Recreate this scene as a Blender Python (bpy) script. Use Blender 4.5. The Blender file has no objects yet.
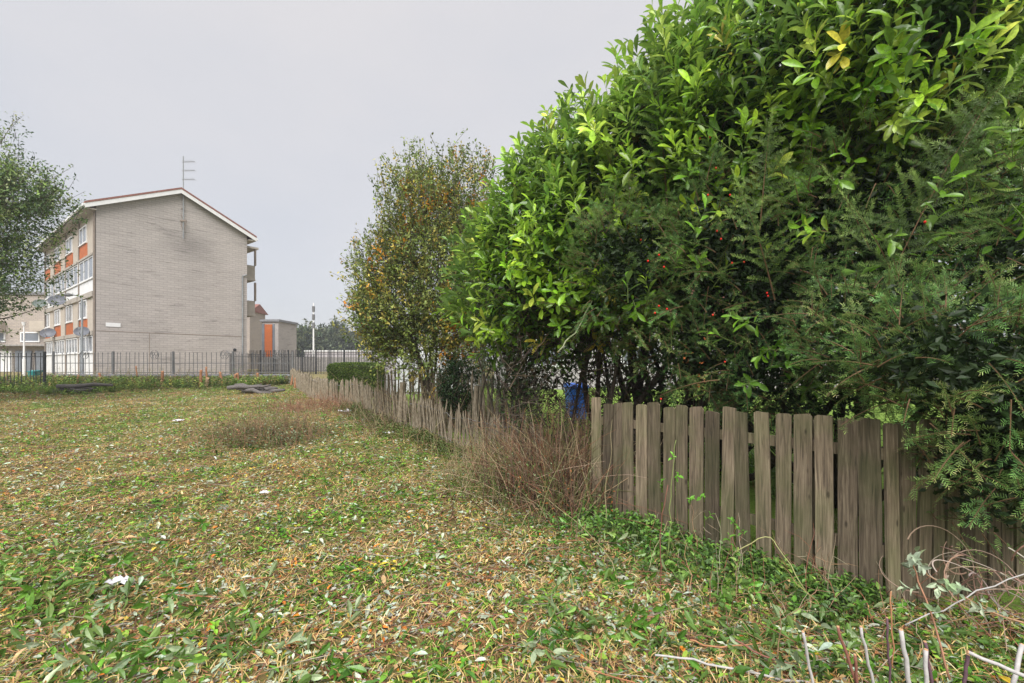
import bpy, math
import numpy as np
from mathutils import Vector
R = math.radians
HAZE = True
scn = bpy.context.scene
# ------------------------------------------------------------------ camera, sky, sun, exposure
cam_d = bpy.data.cameras.new('camera'); cam = bpy.data.objects.new('camera', cam_d)
scn.collection.objects.link(cam)
cam.location = (0, 0, 1.6); cam.rotation_euler = (R(90), 0, 0)
cam_d.sensor_width = 36; cam_d.lens = 458/1024*36; cam_d.shift_y = 20.5/1024
cam_d.clip_start = 0.05; cam_d.clip_end = 3000
scn.camera = cam
scn.render.resolution_x = 1024; scn.render.resolution_y = 683

SUN_EL, SUN_AZ = 52, 184            # azimuth clockwise from +Y : behind the camera
w = bpy.data.worlds.new('World'); scn.world = w; w.use_nodes = True
nt = w.node_tree; N = nt.nodes; L = nt.links; N.clear()
wo = N.new('ShaderNodeOutputWorld'); bg = N.new('ShaderNodeBackground')
sky = N.new('ShaderNodeTexSky'); sky.sky_type = 'NISHITA'; sky.sun_disc = False
sky.sun_elevation = R(SUN_EL); sky.sun_rotation = R(SUN_AZ)
tc = N.new('ShaderNodeTexCoord'); mp = N.new('ShaderNodeMapping'); mp.inputs['Scale'].default_value = (1, 1, 2.2)
nz = N.new('ShaderNodeTexNoise'); nz.inputs['Scale'].default_value = 1.3; nz.inputs['Detail'].default_value = 4
nz.inputs['Roughness'].default_value = 0.5
cr = N.new('ShaderNodeValToRGB')
cr.color_ramp.elements[0].position = 0.3; cr.color_ramp.elements[0].color = (3.35, 3.47, 3.75, 1)
cr.color_ramp.elements[1].position = 0.72; cr.color_ramp.elements[1].color = (4.12, 4.0, 4.02, 1)
mx = N.new('ShaderNodeMix'); mx.data_type = 'RGBA'; mx.inputs[0].default_value = 0.9
L.new(tc.outputs['Generated'], mp.inputs[0]); L.new(mp.outputs[0], nz.inputs['Vector'])
sxz = N.new('ShaderNodeSeparateXYZ'); L.new(tc.outputs['Generated'], sxz.inputs[0]); ml = N.new('ShaderNodeMath'); ml.operation = 'MULTIPLY_ADD'; ml.inputs[1].default_value = .55
L.new(sxz.outputs[2], ml.inputs[0]); ad_ = N.new('ShaderNodeMath'); ad_.operation = 'ADD'; ad_.inputs[1].default_value = -.12
L.new(nz.outputs[0], ad_.inputs[0]); L.new(ad_.outputs[0], ml.inputs[2]); L.new(ml.outputs[0], cr.inputs[0])
L.new(sky.outputs[0], mx.inputs[6]); L.new(cr.outputs[0], mx.inputs[7])
L.new(mx.outputs[2], bg.inputs['Color']); bg.inputs['Strength'].default_value = 0.05
L.new(bg.outputs[0], wo.inputs['Surface'])

sd = bpy.data.lights.new('sun', 'SUN'); sd.energy = 1.5; sd.angle = R(50); sd.color = (1, 0.97, 0.93)
so = bpy.data.objects.new('sun', sd); scn.collection.objects.link(so)
az, el = R(SUN_AZ), R(SUN_EL)
sdir = Vector((math.sin(az)*math.cos(el), math.cos(az)*math.cos(el), math.sin(el)))
so.rotation_euler = sdir.to_track_quat('Z', 'Y').to_euler(); so.location = sdir*50
scn.view_settings.view_transform = 'Standard'; scn.view_settings.look = 'None'
scn.view_settings.gamma = 1; scn.view_settings.exposure = 1.97
scn.view_settings.use_curve_mapping = False

rng = np.random.default_rng(11)
col = scn.collection
# ------------------------------------------------------------------ mesh helpers
def link(o, parent=None):
    col.objects.link(o)
    if parent is not None: o.parent = parent
    return o
def tag(o, label=None, cat=None, group=None, kind=None):
    if label: o['label'] = label
    if cat: o['category'] = cat
    if group: o['group'] = group
    if kind: o['kind'] = kind
    return o
def empty(name, loc, rz=0, label=None, cat=None, group=None):
    o = bpy.data.objects.new(name, None); link(o); o.location = loc; o.rotation_euler = (0, 0, rz); o.empty_display_size = .1
    return tag(o, label, cat, group)
class MB:
    def __init__(s): s.v = []; s.n = 0; s.loops = []; s.tot = []; s.c = []
    def add(s, verts, faces, c=None):
        verts = np.asarray(verts, float).reshape(-1, 3)
        s.v.append(verts)
        for f in faces:
            s.loops.append(np.asarray(f, dtype=np.int64)+s.n); s.tot.append(np.array([len(f)]))
        s.c.append(np.tile(np.array(c if c is not None else (1, 1, 1), float), (len(verts), 1)))
        s.n += len(verts)
    def inst(s, tv, tf, pos, Rm, sc, cols):
        """copies of a template: tv (m,3), tf list of faces, pos (k,3), Rm (k,3,3), sc (k,) or (k,3), cols (k,3)"""
        k = len(pos); m = len(tv)
        if k == 0: return
        sc = np.asarray(sc, float)
        if sc.ndim == 1: sc = sc[:, None].repeat(3, 1)
        loc = tv[None]*sc[:, None, :]
        V = np.einsum('kij,kmj->kmi', Rm, loc)+pos[:, None, :]
        s.v.append(V.reshape(-1, 3))
        fl = np.concatenate([np.asarray(f) for f in tf]); ft = np.array([len(f) for f in tf])
        s.loops.append((fl[None]+(np.arange(k)*m)[:, None]+s.n).ravel()); s.tot.append(np.tile(ft, k))
        s.c.append(np.repeat(np.asarray(cols, float), m, 0)); s.n += k*m
    def box(s, a, b, c=None):
        x0, y0, z0 = a; x1, y1, z1 = b
        s.add([(x0,y0,z0),(x1,y0,z0),(x1,y1,z0),(x0,y1,z0),(x0,y0,z1),(x1,y0,z1),(x1,y1,z1),(x0,y1,z1)],
              [(0,3,2,1),(4,5,6,7),(0,1,5,4),(1,2,6,5),(2,3,7,6),(3,0,4,7)], c)
    def tube(s, pts, rad, n=6, c=None, cap=True):
        P = np.asarray(pts, float); k = len(P); rad = np.broadcast_to(np.asarray(rad, float), (k,))
        T = np.gradient(P, axis=0); T /= np.linalg.norm(T, axis=1)[:, None]+1e-9
        up = np.array([0., 0, 1]) if abs(T[0][2]) < .9 else np.array([1., 0, 0])
        A = np.cross(T, up); A /= np.linalg.norm(A, axis=1)[:, None]+1e-9
        B = np.cross(T, A)
        a = np.arange(n)*2*math.pi/n
        V = P[:, None]+rad[:, None, None]*(A[:, None]*np.cos(a)[None, :, None]+B[:, None]*np.sin(a)[None, :, None])
        F = [(i*n+j, i*n+(j+1) % n, (i+1)*n+(j+1) % n, (i+1)*n+j) for i in range(k-1) for j in range(n)]
        if cap: F += [tuple(range(n))[::-1], tuple((k-1)*n+j for j in range(n))]
        s.add(V.reshape(-1, 3), F, c)
    def prism(s, poly, d, c=None):
        """poly: list of 3d points, extruded by vector d"""
        P = np.asarray(poly, float); n = len(P); Q = P+np.asarray(d, float)
        s.add(np.vstack([P, Q]), [tuple(range(n))[::-1], tuple(range(n, 2*n))]+[(i, (i+1) % n, n+(i+1) % n, n+i) for i in range(n)], c)
    def build(s, name, mat, parent=None, smooth=False):
        me = bpy.data.meshes.new(name)
        V = np.vstack(s.v); lo = np.concatenate(s.loops); to = np.concatenate(s.tot)
        me.vertices.add(len(V)); me.vertices.foreach_set('co', V.astype(np.float32).ravel())
        me.loops.add(len(lo)); me.loops.foreach_set('vertex_index', lo.astype(np.int32))
        me.polygons.add(len(to)); me.polygons.foreach_set('loop_start', np.concatenate([[0], np.cumsum(to)[:-1]]).astype(np.int32))
        me.polygons.foreach_set('loop_total', to.astype(np.int32))
        me.polygons.foreach_set('use_smooth', np.full(len(to), bool(smooth)))
        ca = me.color_attributes.new('tint', 'FLOAT_COLOR', 'POINT')
        C = np.hstack([np.vstack(s.c), np.ones((len(V), 1))]); ca.data.foreach_set('color', C.astype(np.float32).ravel())
        me.update(calc_edges=True); me.validate()
        me.materials.append(mat)
        return link(bpy.data.objects.new(name, me), parent)
def unit(a): return a/(np.linalg.norm(a, axis=-1, keepdims=True)+1e-9)
def frames(D, Nh):
    """columns X, D, Z with Z near Nh"""
    D = unit(D); X = unit(np.cross(D, Nh)); Z = np.cross(X, D)
    return np.stack([X, D, Z], axis=-1)
def rnd(k, a=0., b=1.): return rng.uniform(a, b, k)
def rdir(k): return unit(rng.normal(size=(k, 3)))
def wob(p, s=1., seed=0):
    """smooth pseudo noise about -1..1"""
    r = np.random.default_rng(seed); o = 0
    for i in range(5):
        k = r.normal(size=3)*s*(1+.5*i); o = o+np.sin(p@k+r.uniform(0, 6.3))
    return o/2.4
def pick(cols, wts, k, var=.18):
    cols = np.array(cols, float); wts = np.array(wts, float); i = rng.choice(len(cols), k, p=wts/wts.sum())
    return np.clip(cols[i]*(1+rng.normal(size=(k, 1))*var)*(1+rng.normal(size=(k, 3))*var*.25), .004, .9)
def golden(base, D, i):
    pass
# leaf templates: along +Y, face +Z
def leaf_t(wd, fold=.12, droop=.18, seg=4):
    ys = np.linspace(0, 1, seg+1); prof = np.sin(np.pi*ys**.85)**.8*wd/2; prof[0] = prof[-1] = 0
    v = []; ids = []
    for i, y in enumerate(ys):
        z = -droop*y*y
        if i in (0, seg): v.append((0, y, z)); ids.append((len(v)-1,)*3)
        else:
            v += [(-prof[i], y, z+fold*prof[i]*2), (0, y, z), (prof[i], y, z+fold*prof[i]*2)]
            ids.append((len(v)-3, len(v)-2, len(v)-1))
    f = []
    for i in range(seg):
        a, b = ids[i], ids[i+1]
        if i == 0: f += [(a[1], b[1], b[0]), (a[1], b[2], b[1])]
        elif i == seg-1: f += [(a[0], a[1], b[1]), (a[1], a[2], b[1])]
        else: f += [(a[0], a[1], b[1], b[0]), (a[1], a[2], b[2], b[1])]
    return np.array(v), f
def obovate(wd, fold, droop):
    ys = [0, .12, .35, .6, .82, .95, 1]; pr = np.array([0, .2, .62, 1, .82, .36, 0])*wd/2; v = []; ids = []
    for i, y in enumerate(ys):
        z = -droop*y*y
        if i in (0, 6): v.append((0, y, z)); ids.append((len(v)-1,)*3)
        else: v += [(-pr[i], y, z+fold*pr[i]*2), (0, y, z), (pr[i], y, z+fold*pr[i]*2)]; ids.append((len(v)-3, len(v)-2, len(v)-1))
    f = []
    for i in range(6):
        a, b = ids[i], ids[i+1]
        if i == 0: f += [(a[1], b[1], b[0]), (a[1], b[2], b[1])]
        elif i == 5: f += [(a[0], a[1], b[1]), (a[1], a[2], b[1])]
        else: f += [(a[0], a[1], b[1], b[0]), (a[1], a[2], b[2], b[1])]
    return np.array(v), f
LAUREL = obovate(.34, .22, .2)
LEAF4 = leaf_t(.5, .3, .2, 3)
SIMPLE = (np.array([(0, 0, 0), (.25, .45, .06), (0, 1, -.08), (-.25, .45, .06)]), [(0, 1, 2), (0, 2, 3)])
NEEDLE = (np.array([(-.08, 0, 0), (.08, 0, 0), (.07, .75, .02), (0, 1, 0), (-.07, .75, .02)]), [(0, 1, 2, 3, 4)])
BLADE = (np.array([(-.5, 0, 0), (.5, 0, 0), (.45, .4, .1), (-.45, .4, .1), (.3, .75, .1), (-.3, .75, .1), (0, 1, 0)]),
         [(0, 1, 2, 3), (3, 2, 4, 5), (5, 4, 6)])
_a = np.arange(4)*math.pi/2
STICK = (np.array([(math.cos(a)*r, y, math.sin(a)*r+b) for y, r, b in ((0, 1, 0), (.5, .8, .9), (1, .45, 0)) for a in _a]),
         [(i*4+j, (i+1)*4+j, (i+1)*4+(j+1) % 4, i*4+(j+1) % 4) for i in range(2) for j in range(4)]+[(0, 1, 2, 3), (11, 10, 9, 8)])
# ------------------------------------------------------------------ materials
def mat(name, base=(.5, .5, .5), rough=.7, **k):
    m = bpy.data.materials.new(name); m.use_nodes = True
    n = m.node_tree.nodes; l = m.node_tree.links; p = n['Principled BSDF']
    p.inputs['Base Color'].default_value = (*base, 1); p.inputs['Roughness'].default_value = rough
    p.inputs['Metallic'].default_value = k.get('metal', 0); p.inputs['Specular IOR Level'].default_value = k.get('spec', .4)
    var = k.get('var', .25); sc = k.get('scale', 3.); 
    t = n.new('ShaderNodeTexCoord'); mpn = n.new('ShaderNodeMapping'); mpn.inputs['Scale'].default_value = k.get('stretch', (1, 1, 1))
    nn = n.new('ShaderNodeTexNoise'); nn.inputs['Scale'].default_value = sc; nn.inputs['Detail'].default_value = 6; nn.inputs['Roughness'].default_value = .65
    l.new(t.outputs['Object'], mpn.inputs[0]); l.new(mpn.outputs[0], nn.inputs['Vector'])
    c2 = k.get('base2', tuple(x*(1-var*1.6) for x in base))
    r = n.new('ShaderNodeValToRGB'); r.color_ramp.elements[0].position = k.get('p0', .3); r.color_ramp.elements[1].position = k.get('p1', .7)
    r.color_ramp.elements[0].color = (*c2, 1); r.color_ramp.elements[1].color = (*base, 1)
    l.new(nn.outputs[0], r.inputs[0]); out = r.outputs[0]
    if k.get('tint'):
        at = n.new('ShaderNodeAttribute'); at.attribute_name = 'tint'
        mm = n.new('ShaderNodeMix'); mm.data_type = 'RGBA'; mm.blend_type = 'MULTIPLY'; mm.inputs[0].default_value = 1
        l.new(out, mm.inputs[6]); l.new(at.outputs[0], mm.inputs[7]); out = mm.outputs[2]
    l.new(out, p.inputs['Base Color'])
    if k.get('bump', 0):
        b = n.new('ShaderNodeBump'); b.inputs['Strength'].default_value = k['bump']; b.inputs['Distance'].default_value = k.get('bd', .01)
        l.new(nn.outputs[0], b.inputs['Height']); l.new(b.outputs[0], p.inputs['Normal'])
    return m
def leafmat(name, rough=.4, trans=.3, back=None, spec=.4, sat=1.):
    m = bpy.data.materials.new(name); m.use_nodes = True
    n = m.node_tree.nodes; l = m.node_tree.links; p = n['Principled BSDF']; o = n['Material Output']
    at = n.new('ShaderNodeAttribute'); at.attribute_name = 'tint'
    t = n.new('ShaderNodeTexCoord'); nn = n.new('ShaderNodeTexNoise'); nn.inputs['Scale'].default_value = 45; nn.inputs['Detail'].default_value = 2
    l.new(t.outputs['Object'], nn.inputs['Vector'])
    mr = n.new('ShaderNodeMapRange'); mr.inputs[1].default_value = .3; mr.inputs[2].default_value = .7; mr.inputs[3].default_value = .72; mr.inputs[4].default_value = 1.2
    l.new(nn.outputs[0], mr.inputs[0])
    mm = n.new('ShaderNodeMix'); mm.data_type = 'RGBA'; mm.blend_type = 'MULTIPLY'; mm.inputs[0].default_value = 1
    l.new(at.outputs[0], mm.inputs[6]); l.new(mr.outputs[0], mm.inputs[7]); out = mm.outputs[2]
    if back:
        ge = n.new('ShaderNodeNewGeometry'); mb = n.new('ShaderNodeMix'); mb.data_type = 'RGBA'
        ad = n.new('ShaderNodeMath'); ad.operation = 'MULTIPLY'; ad.inputs[1].default_value = .55
        l.new(ge.outputs['Backfacing'], ad.inputs[0]); l.new(ad.outputs[0], mb.inputs[0]); l.new(out, mb.inputs[6]); mb.inputs[7].default_value = (*back, 1); out = mb.outputs[2]
    l.new(out, p.inputs['Base Color']); p.inputs['Roughness'].default_value = rough; p.inputs['Specular IOR Level'].default_value = spec
    if trans:
        tr = n.new('ShaderNodeBsdfTranslucent'); ms = n.new('ShaderNodeMixShader'); ms.inputs[0].default_value = trans
        l.new(out, tr.inputs['Color']); l.new(p.outputs[0], ms.inputs[1]); l.new(tr.outputs[0], ms.inputs[2]); l.new(ms.outputs[0], o.inputs['Surface'])
    return m
def brickmat(name, c1, c2, mortar, streak=.5, stain=None):
    m = bpy.data.materials.new(name); m.use_nodes = True
    n = m.node_tree.nodes; l = m.node_tree.links; p = n['Principled BSDF']; p.inputs['Roughness'].default_value = .9
    t = n.new('ShaderNodeTexCoord'); sx = n.new('ShaderNodeSeparateXYZ'); cx = n.new('ShaderNodeCombineXYZ'); ad = n.new('ShaderNodeMath'); ad.operation = 'ADD'
    l.new(t.outputs['Object'], sx.inputs[0]); l.new(sx.outputs[0], ad.inputs[0]); l.new(sx.outputs[1], ad.inputs[1]); l.new(ad.outputs[0], cx.inputs[0]); l.new(sx.outputs[2], cx.inputs[1])
    b = n.new('ShaderNodeTexBrick'); b.inputs['Scale'].default_value = 1; b.inputs['Brick Width'].default_value = .42; b.inputs['Row Height'].default_value = .15
    b.inputs['Mortar Size'].default_value = .02; b.inputs['Color1'].default_value = (*c1, 1); b.inputs['Color2'].default_value = (*c2, 1); b.inputs['Mortar'].default_value = (*mortar, 1)
    l.new(cx.outputs[0], b.inputs['Vector'])
    mp1 = n.new('ShaderNodeMapping'); mp1.inputs['Scale'].default_value = (.28, 2.6, 1); l.new(cx.outputs[0], mp1.inputs[0])
    n1 = n.new('ShaderNodeTexNoise'); n1.inputs['Scale'].default_value = 1.6; n1.inputs['Detail'].default_value = 7; n1.inputs['Roughness'].default_value = .75; n1.inputs['Distortion'].default_value = .5; l.new(mp1.outputs[0], n1.inputs['Vector'])
    n2 = n.new('ShaderNodeTexNoise'); n2.inputs['Scale'].default_value = .45; n2.inputs['Detail'].default_value = 5; l.new(cx.outputs[0], n2.inputs['Vector'])
    r1 = n.new('ShaderNodeMapRange'); r1.inputs[1].default_value = .3; r1.inputs[2].default_value = .45; r1.inputs[3].default_value = 1-streak; r1.inputs[4].default_value = 1.08; l.new(n1.outputs[0], r1.inputs[0])
    r2 = n.new('ShaderNodeMapRange'); r2.inputs[1].default_value = .3; r2.inputs[2].default_value = .65; r2.inputs[3].default_value = .92; r2.inputs[4].default_value = 1.04; l.new(n2.outputs[0], r2.inputs[0])
    mu = n.new('ShaderNodeMath'); mu.operation = 'MULTIPLY'; l.new(r1.outputs[0], mu.inputs[0]); l.new(r2.outputs[0], mu.inputs[1])
    if stain:   # a damp stain with its own ragged shape
        vs = n.new('ShaderNodeVectorMath'); vs.operation = 'SUBTRACT'; vs.inputs[1].default_value = (*stain, 0); l.new(cx.outputs[0], vs.inputs[0])
        ms_ = n.new('ShaderNodeMapping'); ms_.inputs['Scale'].default_value = (.5, .75, 1); l.new(vs.outputs[0], ms_.inputs[0])
        ln = n.new('ShaderNodeVectorMath'); ln.operation = 'LENGTH'; l.new(ms_.outputs[0], ln.inputs[0])
        sb_ = n.new('ShaderNodeMath'); sb_.operation = 'ADD'; l.new(ln.outputs['Value'], sb_.inputs[0]); l.new(n1.outputs[0], sb_.inputs[1])
        rs = n.new('ShaderNodeMapRange'); rs.inputs[1].default_value = .55; rs.inputs[2].default_value = 1.5; rs.inputs[3].default_value = .66; rs.inputs[4].default_value = 1; l.new(sb_.outputs[0], rs.inputs[0])
        m9 = n.new('ShaderNodeMath'); m9.operation = 'MULTIPLY'; l.new(mu.outputs[0], m9.inputs[0]); l.new(rs.outputs[0], m9.inputs[1]); mu = m9
    mm = n.new('ShaderNodeMix'); mm.data_type = 'RGBA'; mm.blend_type = 'MULTIPLY'; mm.inputs[0].default_value = 1
    l.new(b.outputs[0], mm.inputs[6]); l.new(mu.outputs[0], mm.inputs[7]); l.new(mm.outputs[2], p.inputs['Base Color'])
    return m
M = dict(
 brick=brickmat('pale_brick', (.41,.37,.35), (.36,.327,.307), (.31,.285,.265), .5, (4.9, 9.6)),
 brick_beige=brickmat('beige_brick', (.42,.36,.3), (.36,.31,.27), (.25,.22,.2), .22),
 render=mat('beige_render', (.5,.44,.37), .9, var=.12),
 pier=mat('brown_pier', (.27,.22,.18), .9, var=.2),
 band=mat('concrete_band', (.42,.38,.33), .9, var=.15),
 white=mat('white_paint', (.78,.78,.78), .5, var=.08),
 white_wall=mat('white_render', (.42,.39,.4), .85, var=.1),
 orange=mat('orange_panel', (.5,.13,.03), .6, var=.15),
 glass=mat('dark_glass', (.2,.22,.25), .1, spec=.7, var=.2, scale=1.5),
 tile=mat('red_tile', (.32,.14,.11), .85, var=.3, scale=8),
 concrete=mat('grey_concrete', (.36,.34,.32), .9, var=.3, scale=5, bump=.3),
 coping=mat('coping', (.27,.27,.285), .85, var=.25, scale=6, bump=.3),
 iron=mat('black_iron', (.03,.032,.035), .5, spec=.5),
 greyiron=mat('grey_iron', (.17,.17,.17), .6),
 steel=mat('galvanised_steel', (.34,.36,.37), .5, metal=.3),
 dish=mat('grey_dish', (.16,.17,.2), .5),
 green_dish=mat('green_dish', (.16,.2,.18), .6),
 asphalt=mat('asphalt', (.13,.13,.135), .9, var=.2, scale=30),
 paving=mat('paving', (.32,.32,.33), .9, var=.15, scale=6),
 bark=mat('dark_bark', (.09,.07,.05), .9, var=.4, scale=12, stretch=(3,3,1), bump=.6),
 greybark=mat('grey_bark', (.16,.13,.1), .9, var=.4, scale=12, stretch=(3,3,1), bump=.6),
 twig=mat('twig', (1,1,1), .8, tint=True, var=.2, scale=40),
 cut=mat('fresh_cut_wood', (.62,.36,.2), .8, var=.1, scale=20),
 log=mat('weathered_log', (.2,.18,.17), .9, var=.45, scale=10, stretch=(8,8,1), bump=.8),
 berry=mat('red_berry', (.7,.02,.01), .3, var=.1),
 blue=mat('blue_plastic', (.05,.2,.8), .4, var=.1),
 teal=mat('teal_plastic', (.03,.25,.24), .4, var=.1),
 paper=mat('white_litter', (.62,.62,.66), .6, var=.15),
 laurel=leafmat('laurel_leaf', .27, .36, (.2,.3,.1), .55),
 yew=leafmat('yew_needle', .45, .36, (.16,.24,.08), .35),
 leaf=leafmat('leaf', .5, .3, None, .35),
 litter=leafmat('litter_leaf', .6, .12, None, .3),
 straw=leafmat('dry_grass', .75, .2, None, .2),
)
def woodmat():
    m = bpy.data.materials.new('weathered_board'); m.use_nodes = True
    n = m.node_tree.nodes; l = m.node_tree.links; p = n['Principled BSDF']; p.inputs['Roughness'].default_value = .85; p.inputs['Specular IOR Level'].default_value = .25
    t = n.new('ShaderNodeTexCoord'); oi = n.new('ShaderNodeObjectInfo')
    ofs = n.new('ShaderNodeVectorMath'); ofs.operation = 'ADD'; cmb = n.new('ShaderNodeCombineXYZ')
    mu = n.new('ShaderNodeMath'); mu.operation = 'MULTIPLY'; mu.inputs[1].default_value = 37
    l.new(oi.outputs['Random'], mu.inputs[0]); l.new(mu.outputs[0], cmb.inputs[0]); l.new(mu.outputs[0], cmb.inputs[2])
    l.new(t.outputs['Object'], ofs.inputs[0]); l.new(cmb.outputs[0], ofs.inputs[1])
    mp1 = n.new('ShaderNodeMapping'); mp1.inputs['Scale'].default_value = (28, 28, 1.4); l.new(ofs.outputs[0], mp1.inputs[0])
    g = n.new('ShaderNodeTexNoise'); g.inputs['Scale'].default_value = 2.2; g.inputs['Detail'].default_value = 8; g.inputs['Roughness'].default_value = .65; g.inputs['Distortion'].default_value = .6
    l.new(mp1.outputs[0], g.inputs['Vector'])
    r = n.new('ShaderNodeValToRGB'); e = r.color_ramp.elements
    e[0].position = .28; e[0].color = (.03,.025,.02,1); e[1].position = .72; e[1].color = (.31,.25,.175,1)
    x = e.new(.48); x.color = (.15,.115,.08,1); l.new(g.outputs[0], r.inputs[0])
    # algae: green film in soft patches of its own
    n2 = n.new('ShaderNodeTexNoise'); n2.inputs['Scale'].default_value = 2.4; n2.inputs['Detail'].default_value = 4; l.new(ofs.outputs[0], n2.inputs['Vector'])
    r2 = n.new('ShaderNodeMapRange'); r2.inputs[1].default_value = .42; r2.inputs[2].default_value = .62; r2.inputs[4].default_value = .48; l.new(n2.outputs[0], r2.inputs[0])
    mx1 = n.new('ShaderNodeMix'); mx1.data_type = 'RGBA'; l.new(r2.outputs[0], mx1.inputs[0]); l.new(r.outputs[0], mx1.inputs[6]); mx1.inputs[7].default_value = (.1,.115,.045,1)
    hs = n.new('ShaderNodeHueSaturation'); mr = n.new('ShaderNodeMapRange'); mr.inputs[3].default_value = .5; mr.inputs[4].default_value = 1.4
    l.new(oi.outputs['Random'], mr.inputs[0]); l.new(mr.outputs[0], hs.inputs['Value']); l.new(mx1.outputs[2], hs.inputs['Color'])
    vo = n.new('ShaderNodeTexVoronoi'); mpv = n.new('ShaderNodeMapping'); mpv.inputs['Scale'].default_value = (9, 9, 3.4); l.new(ofs.outputs[0], mpv.inputs[0]); l.new(mpv.outputs[0], vo.inputs['Vector']); vo.inputs['Scale'].default_value = 1
    rk = n.new('ShaderNodeMapRange'); rk.inputs[1].default_value = .05; rk.inputs[2].default_value = .11; rk.inputs[3].default_value = .4; rk.inputs[4].default_value = 1; l.new(vo.outputs['Distance'], rk.inputs[0])
    mk_ = n.new('ShaderNodeMix'); mk_.data_type = 'RGBA'; mk_.blend_type = 'MULTIPLY'; mk_.inputs[0].default_value = 1; l.new(hs.outputs[0], mk_.inputs[6]); l.new(rk.outputs[0], mk_.inputs[7])
    l.new(mk_.outputs[2], p.inputs['Base Color'])
    b = n.new('ShaderNodeBump'); b.inputs['Strength'].default_value = .6; b.inputs['Distance'].default_value = .004; l.new(g.outputs[0], b.inputs['Height']); l.new(b.outputs[0], p.inputs['Normal'])
    return m
M['board'] = woodmat()
M['paling'] = mat('weathered_paling', (.31,.265,.2), .9, var=.35, scale=14, stretch=(4,4,1), bump=.5, base2=(.13,.1,.06), p0=.35, p1=.65)

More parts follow.
